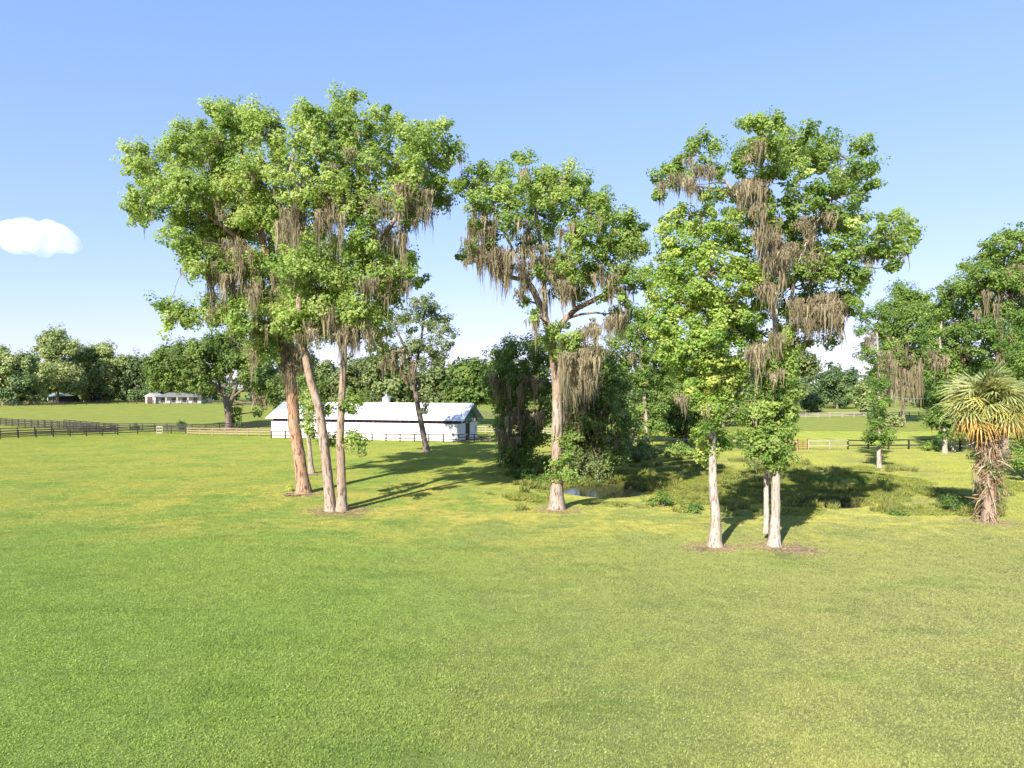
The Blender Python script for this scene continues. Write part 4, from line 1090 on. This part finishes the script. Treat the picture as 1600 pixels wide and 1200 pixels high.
# ------------------------------------------------------------------ palm
def build_palm():
    r = np.random.default_rng(55)
    b = place(1545, 815)
    D = b.y
    root = empty('cabbage_palm', b)
    tag(root, 'cabbage palm with a round fan crown and shaggy trunk at the right edge', 'palm')
    k = D / F
    H = (815 - 650) * k
    mb = MB()
    pts = [(0, 0, -.2, .42), (0, 0, .15, .40), (0.0, 0, .7, .34), (.02, 0, 2, .33), (-.02, 0, 4, .33), (-.05, 0, H, .33)]
    sp = spline(np.array(pts, float), .25)
    mb.tube(sp[:, :3], sp[:, 3], 16, .08)
    mb.obj('trunk', M['bark_grey'], root, True)
    top = np.array([-.05, 0, H + 0.35])
    # old leaf bases, strips and hanging fibres wrapped round the trunk
    VV, QQ, TT = [], [], []
    n = 950
    for i in range(n):
        z = H * r.uniform(0.0, 1.0) ** 0.7
        if 0.10 < z / H < .26 and r.random() < .7: continue
        a = r.uniform(0, 6.28)
        rr = 0.33 + (0.10 + 0.38 * (z / H) ** 1.5) * r.uniform(0.0, 1.0)
        if z < .5: rr = r.uniform(.35, .8)
        p0 = np.array([math.cos(a) * rr * .8, math.sin(a) * rr * .8, z])
        L = r.uniform(0.35, 1.1) * (0.5 if z < .5 else 1)
        dirv = unit(np.array([math.cos(a) * r.uniform(-.2, .9), math.sin(a) * r.uniform(-.2, .9), r.choice([-1, -.8, .7]) * r.uniform(.4, 1.2)]) + r.normal(0, .25, 3))
        if z < .5: dirv = unit(np.array([math.cos(a), math.sin(a), r.uniform(-.2, .8)]))
        sdv = unit(np.cross(dirv, r.normal(size=3))) * r.uniform(.012, .045)
        p1 = p0 + dirv * L * .5 + r.normal(0, .05, 3); p2 = p0 + dirv * L + np.array([0, 0, -.15 * L]) + r.normal(0, .06, 3)
        p1[2] = max(p1[2], .03); p2[2] = max(p2[2], .02)
        base = len(VV) * 6
        VV.append(np.array([p0 - sdv, p0 + sdv, p1 - sdv, p1 + sdv, p2 - sdv * .3, p2 + sdv * .3]))
        QQ += [[base, base + 1, base + 3, base + 2], [base + 2, base + 3, base + 5, base + 4]]
        t = r.uniform(.2, 1); TT += [t, t]
    M['thatch'] = leaf_mat('dry_palm_fibre', (0.13, 0.085, 0.05), (0.30, 0.205, 0.13), (0.50, 0.40, 0.29), .25, .9, .1)
    o = link('leaf_base_thatch', np_mesh('leaf_base_thatch', np.concatenate(VV), np.array(QQ), M['thatch'], False, TT), root)
    o['kind'] = 'stuff'
    B = []
    for i in range(60):
        a = r.uniform(0, 6.28); z = r.uniform(.3, .95) * H
        rr = r.uniform(.4, .9)
        B.append([math.cos(a) * rr, math.sin(a) * rr, z, r.uniform(.4, 1.3), .12, 9])
    moss_obj(B, M['moss'], root, r, .025)
    # greenery clinging to the trunk
    L = [[b.x - .75, b.y - .1, b.z + H * .62, .35, .5], [b.x + .7, b.y - .2, b.z + H * .5, .3, .5], [b.x - .6, b.y, b.z + H * .35, .3, .4], [b.x + .5, b.y - .3, b.z + H * .33, .25, .4], [b.x - .3, b.y - .5, b.z + H * .5, .25, .5]]
    P, N_, S, T, _, _ = foliage(L, r, .13, 60, 26, .2, .35)
    leaf_obj('climbing_leaves', P - np.array(b), N_, S, T, M['dull'], root, r)
    # fronds
    def frond_mesh(mat, droop, seed):
        q = np.random.default_rng(seed)
        VV, FF, TT = [], [], []
        c = 0
        # petiole along +X, the fan opens at its end
        PL = 1.0
        for sgn in (0, 1):
            pass
        VV.append(np.array([[0, -.03, 0], [0, .03, 0], [PL, .015, .12], [PL, -.015, .12], [0, 0, -.03], [PL, 0, .10]])); FF += [[0, 1, 2, 3], [0, 3, 5, 4], [1, 4, 5, 2]]; TT += [.4] * 3; c = 6
        ns = 20
        for i in range(ns):
            a = (i / (ns - 1) - .5) * 2 * R_(112)
            L = 1.28 * (1 - .30 * abs(a) / R_(112)) * q.uniform(.85, 1.1)
            d = np.array([math.cos(a), math.sin(a), 0.0])
            sd = np.array([-d[1], d[0], 0])
            o0 = np.array([PL, 0, .11])
            zz = -0.25 * abs(math.sin(a)) * .6
            w = .042
            pts = []
            for t, wf in ((0, .2), (.35, 1), (.68, .8), (1, .06)):
                dz = zz * t - droop * L * t * t * q.uniform(.7, 1.3)
                cpt = o0 + d * L * t * (1 - .18 * t * droop) + np.array([0, 0, dz])
                pts.append(cpt - sd * w * wf); pts.append(cpt + sd * w * wf)
            # fold
            pts = np.array(pts); pts[::2, 2] += .015
            VV.append(pts)
            tt = q.normal(.5, .15)
            for s_ in range(3):
                FF.append([c + 2 * s_, c + 2 * s_ + 1, c + 2 * s_ + 3, c + 2 * s_ + 2]); TT.append(tt + .1 * s_)
            c += 8
        return np_mesh('frond', np.concatenate(VV), np.array(FF), mat, False, np.clip(TT, 0, 1))
    mg = leaf_mat('palm_green', (0.13, 0.17, 0.055), (0.25, 0.29, 0.10), (0.46, 0.48, 0.22), .3, .4, .5)
    my = leaf_mat('palm_yellow', (0.17, 0.20, 0.05), (0.31, 0.33, 0.085), (0.54, 0.50, 0.17), .35, .45, .4)
    mo_ = leaf_mat('palm_orange', (0.40, 0.22, 0.05), (0.55, 0.32, 0.09), (0.68, 0.48, 0.17), .35, .5, .3)
    meshes = {('g', i): frond_mesh(mg, .40 + .13 * i, 60 + i) for i in range(3)}
    meshes.update({('y', i): frond_mesh(my, .60 + .15 * i, 70 + i) for i in range(2)})
    meshes.update({('o', i): frond_mesh(mo_, .7 + .2 * i, 80 + i) for i in range(2)})
    nf = 92
    for i in range(nf):
        u = (i + .5) / nf
        el = math.asin(.97 - u * 1.40)            # from upright to hanging
        az = i * 2.39996 + r.normal(0, .12)
        kind = ('g' if r.random() < .8 else 'y') if u < .52 else (('y' if r.random() < .75 else 'g') if u < .80 else ('o' if r.random() < .7 else 'y'))
        me = meshes[(kind, int(r.integers(0, 3 if kind == 'g' else 2)))]
        f = link('frond', me, root)
        d = Vector((math.cos(az) * math.cos(el), math.sin(az) * math.cos(el), math.sin(el)))
        qn = d.to_track_quat('X', 'Z')
        f.rotation_mode = 'QUATERNION'
        f.rotation_quaternion = qn @ Euler((r.normal(0, .5), r.normal(0, .12), 0)).to_quaternion()
        f.location = Vector(top) + d * .15 + Vector((0, 0, r.uniform(-.1, .5) * (1 if el > 0 else .2)))
        s = r.uniform(1.0, 1.25)
        f.scale = (s, s, s)
        if kind == 'o': f['label'] = 'drying orange-tipped frond'
build_palm()

# ------------------------------------------------------------------ fences
def unit_box_mesh(name, mat):
    mb = MB(); mb.box((0, 0, 0), (1, 1, 1)); return mb.mesh(name, mat)
_bm = {}
def box_obj(name, mat, parent, c, d, rot=(0, 0, 0)):
    key = (name, mat)
    if key not in _bm: _bm[key] = unit_box_mesh(name, M[mat])
    o = link(name, _bm[key], parent)
    o.location = c; o.scale = d; o.rotation_euler = rot
    return o

def fence(label, pts, mat='black_paint', spacing=2.45, H=1.35, rails=3, joined=False, group=None, thick=0.13, railw=0.15, seed=1, name='board_fence', railmat=None, world=False):
    r = random.Random(seed)
    W = [Vector(p) if world else place(*p) for p in pts]
    root = empty(name, W[0])
    tag(root, label, 'fence', group)
    posts = []
    for a, b in zip(W[:-1], W[1:]):
        n = max(1, round((b - a).length / spacing))
        for i in range(n):
            p = a.lerp(b, i / n); posts.append(Vector((p.x, p.y, tz(p.x, p.y))))
    posts.append(W[-1])
    mb, mr = MB(), MB()
    rm = railmat or mat
    for i, p in enumerate(posts):
        q = p - W[0]
        hh = H + r.uniform(-.03, .05)
        tl = (r.gauss(0, .012), r.gauss(0, .012), r.uniform(-.1, .1))
        if joined: mb.box((q.x, q.y, q.z + hh / 2 - .1), (thick, thick, hh + .2))
        else: box_obj('post', mat, root, (q.x, q.y, q.z + hh / 2 - .1), (thick, thick, hh + .2), tl)
        if i + 1 < len(posts):
            e = posts[i + 1] - W[0]
            d = e - q; L = d.length
            yaw = math.atan2(d.y, d.x)
            nrm = Vector((math.sin(yaw), -math.cos(yaw), 0)) * (thick / 2 + .018)
            for k in range(rails):
                z = H * (0.97 - (k * 0.80 / max(1, rails - .4))) - .05 + r.gauss(0, .012)
                m = (q + e) / 2 + Vector((0, 0, z)) + nrm
                pitch = -math.asin(max(-1, min(1, d.z / L))) + r.gauss(0, .004)
                if joined: mr.box(m, (L, .035, railw), yaw)
                else: box_obj('rail', rm, root, m, (L - .006, .035, railw), (0, pitch, yaw))
    if joined:
        mb.obj('posts', M[mat], root)['kind'] = 'stuff'
        mr.obj('rails', M[rm], root)['kind'] = 'stuff'
    return root

FG = 'black board fences of the left paddocks'
fence('nearest black board fence, running in from the left edge to the lane corner', [(-160, 694), (0, 687), (184, 680)], group=FG, seed=1, rails=4)
fence('black board fence just behind the nearest one, lower and parallel to it', [(-160, 686), (0, 682), (180, 677)], group=FG, seed=2, rails=3)
fence('black board fence at the back of the lane, slanting down from the left edge', [(-160, 660), (0, 663), (90, 668), (184, 675)], group=FG, seed=3, rails=3)
fence('second slanting black fence along the lane, closer than the back one', [(-160, 662), (0, 665), (60, 669), (150, 674)], group=FG, seed=4, rails=3)
fence('long black board fence from the lane corner past the oak to the barn', [(100, 666), (184, 673), (300, 674), (424, 669)], group=FG, seed=5, rails=4)
fence('short black board fence from the lane corner to the pale gate', [(184, 680), (245, 677.5), (290, 678)], group=FG, seed=6, rails=3)
fence('unpainted pale pine fence under the live oak left of the barn', [(293, 680), (352, 681), (424, 682)], 'pale_wood', 2.2, 1.3, 3, False, None, seed=7)
fence('thin dark two-rail fence running along the front of the white barn', [(424, 685.5), (560, 689), (716, 692)], 'black_paint', 2.3, 1.2, 2, False, None, .17, .13, seed=8)
fence('weathered board fence from the barn corner to the right', [(716, 692), (741, 691.5), (766, 692)], 'rail_brown', 2.3, 1.25, 3, False, None, .16, .13, seed=9)
fence('thin dark wire-height fence between the barn and the pond oaks', [(766, 692), (840, 690)], 'rail_brown', 2.3, 1.15, 2, False, None, .08, .05, seed=19)
fence('cream rail fence behind the right end of the barn', [(738, 677), (800, 679), (900, 683)], 'grey_wood', 2.6, 1.3, 3, False, None, seed=10, railmat='cream')
fence('dark fence across the pasture under the oak right of the barn', [(700, 650), (800, 652), (900, 652)], 'rail_brown', 3, 1.3, 3, True, None, .18, .16, seed=11)
fence('far black fence in front of the white house and yards', [(-200, 636), (0, 635), (100, 634), (200, 631), (320, 631), (450, 634)], 'black_paint', 3.2, 1.35, 3, True, None, .16, .13, seed=12)
fence('far pale fence across the slope of the right-hand pasture', [(1110, 654), (1240, 653), (1390, 652)], 'grey_wood', 3.2, 1.35, 3, True, None, .16, .13, seed=13)
fence('long far dark fence under the trees at the right', [(1390, 652), (1480, 651), (1760, 652)], 'black_paint', 3.2, 1.35, 3, True, None, .16, .13, seed=14)
fence('cream rail fence right of the red gate in the right-hand pasture', [(1263, 703), (1296, 703), (1325, 702.5)], 'grey_wood', 2.6, 1.25, 2, False, None, .12, .18, seed=15, railmat='cream')
fence('black board fence behind the short-trunked narrow tree', [(1325, 702.5), (1420, 702), (1452, 702)], 'black_paint', 2.6, 1.3, 2, False, None, .17, .17, seed=16)
fence('black board fence piece between the two pale trunks and the palm', [(1500, 704), (1560, 706), (1700, 710)], 'black_paint', 2.6, 1.3, 3, False, None, .17, .17, seed=17)
fence('pale single-rail fence seen under the conifers', [(940, 698), (1040, 697), (1100, 699), (1246, 703)], 'grey_wood', 2.6, 1.1, 1, False, None, .1, .16, seed=18, railmat='cream')

def gate(label, p0, p1, mat, bars, H=1.25, name='gate', tube=.035, brace=True):
    a, b = place(*p0), place(*p1)
    root = empty(name, a); tag(root, label, 'gate')
    d = b - a; L = d.length; yaw = math.atan2(d.y, d.x)
    for e in (0, 1):
        c = d * e
        box_obj('post', mat, root, (c.x, c.y, H / 2), (.1, .1, H + .1))
    for k in range(bars):
        m = d / 2 + Vector((0, 0, .15 + (H - .25) * k / (bars - 1)))
        box_obj('bar', mat, root, m, (L - .1, tube, tube * 1.6), (0, 0, yaw))
    if brace:
        box_obj('brace', mat, root, d / 2 + Vector((0, 0, H / 2)), (.05, .045, H * .85), (0, 0, yaw))
    return root
gate('rusty red tube gate in the right-hand fence line', (1247, 703), (1262, 703), 'red_metal', 5, 1.35)
gate('pale board gate set in the black fence left of the oak', (245, 677.6), (254, 677.6), 'cream', 3, 1.3, tube=.16, brace=False)
gate('rusty red gate panel left of the tube gate', (1230, 703), (1246, 703), 'red_metal', 4, 1.3, 'gate')

# trough and feeder under the oak
def trough():
    p = place(364, 684)
    root = empty('feed_trough', p); tag(root, 'pale board leaning feed rack by the pine fence under the oak', 'feeder')
    mb = MB()
    mb.box((0, 0, .55), (1.0, .5, .12), .2)
    mb.obj('tray', M['pale_wood'], root)
    for s in (-1, 1):
        m2 = MB(); m2.tube([(s * .38, 0, -.05), (s * .1, 0, .55)], [.05, .05], 6)
        m2.obj('leg', M['pale_wood'], root)
trough()

# ------------------------------------------------------------------ barn
def build_barn():
    A = place(715, 690); Bp = place(424, 683.5)
    u = (Bp - A); u.z = 0; Lb = u.length; u.normalize()
    v = Vector((-u.y, u.x, 0))
    if v.y < 0: v = -v
    W = 9.0
    z0 = min(A.z, Bp.z) - .05
    root = empty('barn', (A.x, A.y, z0))
    tag(root, 'long low white barn with white metal roof and dark teal gable behind the fence', 'barn')
    def P(a, b, z): return tuple(u * a + v * b + Vector((0, 0, z)))
    def slab(mb, a0, a1, b0, b1, z0_, z1):
        mb.box8([P(a0, b0, z0_), P(a1, b0, z0_), P(a1, b1, z0_), P(a0, b1, z0_), P(a0, b0, z1), P(a1, b0, z1), P(a1, b1, z1), P(a0, b1, z1)])
    def part(name, mat, *s, parent=root):
        mb = MB()
        for q in s: slab(mb, *q)
        return mb.obj(name, M[mat], parent)
    WH, EH, RH = 2.62, 3.12, 5.40
    TK = .2
    # block courses of the long front wall: each course set back at its joint
    mb = MB()
    nc = 13
    for i in range(nc):
        slab(mb, 0, Lb, 0, TK, i * WH / nc + (.012 if i else 0), (i + 1) * WH / nc)
        slab(mb, 0.01, Lb - .01, .012, TK - .01, i * WH / nc, i * WH / nc + .013)
    mb.obj('front_wall', M['white_wall'], root)
    part('back_wall', 'white_wall', (0, Lb, W - TK, W, 0, WH))
    part('end_wall', 'white_wall', (0, TK, TK, W * .37, 0, WH))
    part('end_wall', 'white_wall', (0, TK, W * .60, W - TK, 0, WH))
    part('end_wall', 'white_wall', (Lb - TK, Lb, TK, W - TK, 0, WH))
    d = part('barn_door', 'dark_door', (.10, .16, W * .37, W * .60, 0.05, WH - .1))
    for k in range(5):
        bb = W * .37 + (k + .5) * W * .23 / 5
        part('door_board', 'dark_door', (.05, .098, bb - .19, bb + .17, .06, WH - .12), parent=d)
    part('door_frame', 'white_wall', (-.03, TK, W * .37 - .12, W * .37 - .003, 0, WH), (-.03, TK, W * .60 + .003, W * .60 + .12, 0, WH))
    part('window', 'glass', (-.02, .02, W * .86, W * .93, 1.0, 2.0))
    # dark band of the open eave with stub posts
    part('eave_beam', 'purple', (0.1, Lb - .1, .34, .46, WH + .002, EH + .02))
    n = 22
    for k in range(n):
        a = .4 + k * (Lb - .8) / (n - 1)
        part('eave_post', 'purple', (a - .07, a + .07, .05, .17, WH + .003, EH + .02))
    for k in range(8):
        bq = .35 + k * (W - .7) / 7
        part('gable_post', 'green_paint', (.04, .16, bq - .07, bq + .07, WH + .003, EH + .13))
    # gable of upright teal boards
    nb = 26
    mb = MB()
    for k in range(nb):
        b0 = k * W / nb + .01; b1 = (k + 1) * W / nb - .01
        h = lambda b: EH + .12 + (RH - EH - .2) * (1 - abs(b - W / 2) / (W / 2))
        o_ = .0 if k % 2 else .02
        V = [P(o_ - .02, b0, EH + .12), P(.12, b0, EH + .12), P(.12, b1, EH + .12), P(o_ - .02, b1, EH + .12), P(o_ - .02, b0, h(b0)), P(.12, b0, h(b0)), P(.12, b1, h(b1)), P(o_ - .02, b1, h(b1))]
        mb.box8(V)
        mb.q[-1] = mb.q[-1]
    mb.obj('gable_board', M['green_paint'], root)['kind'] = 'stuff'
    # roof panels, each with its raised seam
    oh = .9; eh = .30
    nP = 38
    tot = Lb + 2 * oh
    slope_h = RH - EH
    run = W / 2 + eh
    def rz(b):   # roof underside height at b
        return EH - .05 + slope_h * (1 - abs(b - W / 2) / (W / 2)) if True else 0
    for side in (0, 1):
        for k in range(nP):
            a0 = -oh + k * tot / nP + .01; a1 = -oh + (k + 1) * tot / nP - .01
            be = -eh if side == 0 else W + eh
            br = W / 2
            ze = EH - .0 - slope_h * eh / (W / 2) + .12; zr = RH + .08
            th = .05
            mb = MB()
            if side == 0:
                mb.box8([P(a0, be, ze), P(a1, be, ze), P(a1, br, zr), P(a0, br, zr), P(a0, be, ze + th), P(a1, be, ze + th), P(a1, br, zr + th), P(a0, br, zr + th)])
                mb.box8([P(a1 - .05, be, ze + th), P(a1, be, ze + th), P(a1, br, zr + th), P(a1 - .05, br, zr + th), P(a1 - .05, be, ze + th + .06), P(a1, be, ze + th + .06), P(a1, br, zr + th + .06), P(a1 - .05, br, zr + th + .06)])
            else:
                mb.box8([P(a0, br, zr), P(a1, br, zr), P(a1, be, ze), P(a0, be, ze), P(a0, br, zr + th), P(a1, br, zr + th), P(a1, be, ze + th), P(a0, be, ze + th)])
            grey = side == 0 and k >= nP - 5  # end panels get a blue-grey sheet over their upper part
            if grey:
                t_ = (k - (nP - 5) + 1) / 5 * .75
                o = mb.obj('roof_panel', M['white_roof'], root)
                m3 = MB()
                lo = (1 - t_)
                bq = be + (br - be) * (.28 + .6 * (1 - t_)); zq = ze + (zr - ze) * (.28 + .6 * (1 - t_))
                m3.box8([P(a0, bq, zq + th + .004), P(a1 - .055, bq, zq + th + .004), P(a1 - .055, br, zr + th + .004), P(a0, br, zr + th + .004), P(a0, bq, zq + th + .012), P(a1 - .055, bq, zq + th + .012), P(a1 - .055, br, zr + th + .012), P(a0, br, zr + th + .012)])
                q = m3.obj('patch', M['grey_roof'], o); q['label'] = 'blue-grey upper part of the panel'
            else:
                mb.obj('roof_panel', M['white_roof'], root)
    mb = MB()
    slab(mb, -oh, Lb + oh, W / 2 - .18, W / 2 + .18, RH + .12, RH + .20)
    mb.obj('ridge_cap', M['white_roof'], root)
    # barge boards on the visible gable
    for s in (0, 1):
        mb = MB()
        be = -eh if s == 0 else W + eh
        ze = EH - slope_h * eh / (W / 2) + .12; zr = RH + .08
        Vq = [P(-oh - .06, be, ze - .12), P(-oh - .003, be, ze - .12), P(-oh - .003, W / 2, zr - .12), P(-oh - .06, W / 2, zr - .12), P(-oh - .06, be, ze + .1), P(-oh - .003, be, ze + .1), P(-oh - .003, W / 2, zr + .1), P(-oh - .06, W / 2, zr + .1)]
        mb.box8(Vq)
        mb.obj('barge_board', M['grey_roof' if s else 'white_roof'], root)
    # cupola
    cx = Lb * (715 - 587) / (715 - 424) * .985
    c0 = MB(); slab(c0, cx - .45, cx + .45, W / 2 - .45, W / 2 + .45, RH + .1, RH + .95)
    cup = c0.obj('cupola', M['white_wall'], root)
    m2 = MB()
    for a_ in range(4):
        slab(m2, cx - .30, cx + .30, W / 2 - .475, W / 2 - .453, RH + .36 + a_ * .13, RH + .43 + a_ * .13)
    m2.obj('louvre', M['shingle'], cup)
    apex = P(cx, W / 2, RH + 1.75)
    e_ = .58
    m3 = MB()
    m3.add([P(cx - e_, W / 2 - e_, RH + .953), P(cx + e_, W / 2 - e_, RH + .953), P(cx + e_, W / 2 + e_, RH + .953), P(cx - e_, W / 2 + e_, RH + .953), P(cx - .18, W / 2 - .18, RH + 1.25), P(cx + .18, W / 2 - .18, RH + 1.25), P(cx + .18, W / 2 + .18, RH + 1.25), P(cx - .18, W / 2 + .18, RH + 1.25), apex],
           [[3, 2, 1, 0], [0, 1, 5, 4], [1, 2, 6, 5], [2, 3, 7, 6], [3, 0, 4, 7]], [[4, 5, 8], [5, 6, 8], [6, 7, 8], [7, 4, 8]])
    m3.obj('cupola_roof', M['grey_roof'], cup)
    # dim inside so the open eave reads dark
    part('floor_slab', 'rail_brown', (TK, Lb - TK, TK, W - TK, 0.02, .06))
build_barn()

# ------------------------------------------------------------------ far houses
def house(label, px, py, wpx, hpx, D, roof, gable=True, dark=False):
    x = (px - 800) / F * D
    b = Vector((x, D, tz(x, D)))
    root = empty('house', b); tag(root, label, 'house')
    k = D / F
    L = wpx * k; H = hpx * k
    wm = 'rail_brown' if dark else 'house_wall'  # shade on the shaded houses is put into this dark wall colour
    dpt = 9.0
    wh = 2.5
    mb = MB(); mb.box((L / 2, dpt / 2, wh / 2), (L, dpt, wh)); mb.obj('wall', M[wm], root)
    # roof
    m = MB(); e = .6
    rh = wh + 1.3
    m.add([(-e, -e - 1.4, wh - .25), (L + e, -e - 1.4, wh - .25), (L + e, dpt + e, wh), (-e, dpt + e, wh), (1.8, dpt / 2, rh), (L - 1.8, dpt / 2, rh)], [[0, 1, 5, 4], [2, 3, 4, 5], [3, 2, 1, 0]], [[1, 2, 5], [3, 0, 4]])
    m.obj('roof', M[roof], root)
    n = max(2, int(L / 3.2))
    for i in range(n):
        cx = (i + .5) * L / n
        w = box_obj('window', 'glass', root, (cx, -.02, 1.2), (1.5, .06, 1.8))
        for s in (-1, 1):
            box_obj('frame', 'house_wall', root, (cx + s * .82, -.05, 1.2), (.12, .1, 1.95))
        box_obj('porch_post', 'house_wall', root, (i * L / n + .1, -1.7, 1.12), (.25, .25, 2.25))
    if gable:
        g = MB()
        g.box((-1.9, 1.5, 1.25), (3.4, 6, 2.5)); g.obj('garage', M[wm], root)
        g = MB()
        g.add([(-4.0, -1.8, 2.5), (.2, -1.8, 2.5), (-1.9, -1.8, 3.6), (-4.0, 4.9, 2.5), (.2, 4.9, 2.5), (-1.9, 4.9, 3.6)], [[0, 2, 5, 3], [2, 1, 4, 5], [0, 3, 4, 1]], [[0, 1, 2], [4, 3, 5]])
        g.obj('garage_roof', M['house_wall'], root)
        box_obj('garage_door', 'dark_door', root, (-1.9, -1.55, 1.15), (1.9, .08, 2.2))
house('white far house with grey roof, porch posts and dark windows', 246, 628, 68, 16, 248, 'shingle')
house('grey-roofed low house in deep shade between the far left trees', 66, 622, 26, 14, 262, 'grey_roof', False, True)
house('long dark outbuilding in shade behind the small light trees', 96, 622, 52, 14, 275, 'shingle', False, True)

# ------------------------------------------------------------------ litter round tree feet
r = np.random.default_rng(404)
mb = MB()
for x, y, rr in BARE:
    if y > 75: continue
    for k in range(int(46 * rr)):
        a = r.uniform(0, 6.28); q = rr * abs(r.normal(0, .5)) + .35
        xx, yy = x + q * math.cos(a) * 1.25, y + q * math.sin(a)
        mb.box((xx, yy, tz(xx, yy) + .03), (r.uniform(.05, .35), r.uniform(.03, .07), .03), r.uniform(0, 3))
o = mb.obj('bark_litter', M['litter']); tag(o, 'scattered bark and twigs round the feet of the tall trees', 'litter', None, 'stuff')
q = np.random.default_rng(909)
mb = MB()
for k in range(900):
    yy = 12 + 34 * q.random() ** 1.4; xx = q.uniform(-.78, .78) * yy
    if vnoise(np.array([xx]), np.array([yy]), .5, 31)[0] < .1: continue
    z = tz(xx, yy) + q.uniform(.05, .08); w = q.uniform(.010, .022); a = q.uniform(0, 3)
    cs, sn = math.cos(a) * w, math.sin(a) * w
    mb.add([(xx - cs, yy - sn, z), (xx + sn, yy - cs, z + w * .4), (xx + cs, yy + sn, z + w * .2), (xx - sn, yy + cs, z + w * .5)], [[0, 1, 2, 3]])
tag(mb.obj('clover_flowers', M['petal']), 'sparse tiny white flowers dotted in the foreground grass', 'flowers', None, 'stuff')
def logpile():
    p = place(456, 776)
    root = empty('cut_log', p); tag(root, 'small heap of cut log pieces at the foot of the leaning orange-brown trunk', 'logs')
    q = np.random.default_rng(3)
    for k in range(5):
        m = MB(); x = q.uniform(-.5, .5); yw = q.uniform(0, 3); L = q.uniform(.3, .6)
        m.tube([(x, 0.1 * k - .2, .09 + .05 * (k % 2)), (x + L * math.cos(yw), .1 * k - .2 + L * math.sin(yw), .12)], [.09, .08], 8)
        m.obj('log', M['litter'], root)
logpile()
# pale cables on the right
for i, (y0, y1, lab) in enumerate(((619, 617, 'upper pale cable strung between the right-hand trees'), (638, 636, 'lower pale cable strung between the right-hand trees'))):
    a, b = at(1392, y0, 120), at(1478, y1, 95)
    m = MB(); n = 12
    pts = [a * (1 - t) + b * t - np.array([0, 0, .5 * 4 * t * (1 - t)]) for t in np.linspace(0, 1, n)]
    m.tube(pts, [.03] * n, 5)
    tag(m.obj('cable', M['wire']), lab, 'cable')

# ------------------------------------------------------------------ cloud
def cloud():
    D = 1800.0
    r = np.random.default_rng(9)
    bm_ = bpy.data.metaballs.new('cloud')
    pts = [(20, 368, 34), (45, 362, 26), (60, 372, 32), (85, 372, 28), (72, 356, 18), (100, 378, 20), (35, 356, 20), (60, 388, 16), (12, 366, 18), (112, 380, 10), (92, 362, 16)]
    c0 = at(40, 370, D)
    V = []
    for k in range(5):
        pass
    mbld = MB()
    import bmesh
    bm = bmesh.new()
    for px, py, rr in pts:
        p = at(px, py, D) - c0
        p[1] += r.uniform(-25, 25)
        R = rr / F * D * .9
        mt = Matrix.Translation(p) @ Matrix.Diagonal((R, R * 1.2, R * .92, 1))
        bmesh.ops.create_icosphere(bm, subdivisions=3, radius=1.0, matrix=mt)
    me = bpy.data.meshes.new('cloud'); bm.to_mesh(me); bm.free()
    o = link('cloud', me, None, tuple(c0))
    rm = o.modifiers.new('remesh', 'REMESH'); rm.mode = 'VOXEL'; rm.voxel_size = 4.0
    m = mat_new('cloud_vapour'); t = NT(m.node_tree)
    geo = t.n('ShaderNodeNewGeometry')
    nz = t.noise(geo.outputs['Position'], 0.022, 5, .6)
    pv = t.n('ShaderNodeVolumePrincipled')
    pv.inputs['Color'].default_value = (1, 1, 1, 1)
    pv.inputs['Anisotropy'].default_value = 0.0
    t.l(t.rng(nz, .34, .74, 0.001, .024), pv.inputs['Density'])
    oo = t.n('ShaderNodeOutputMaterial'); t.l(pv.outputs[0], oo.inputs['Volume'])
    me.materials.append(m)
    tag(o, 'single small white puffy cloud low in the sky at the left edge', 'cloud')
cloud()
print('tris', sum(sum(len(p.vertices) - 2 for p in me.polygons) if len(me.polygons) < 20000 else len(me.loops) - 2 * len(me.polygons) for me in bpy.data.meshes))
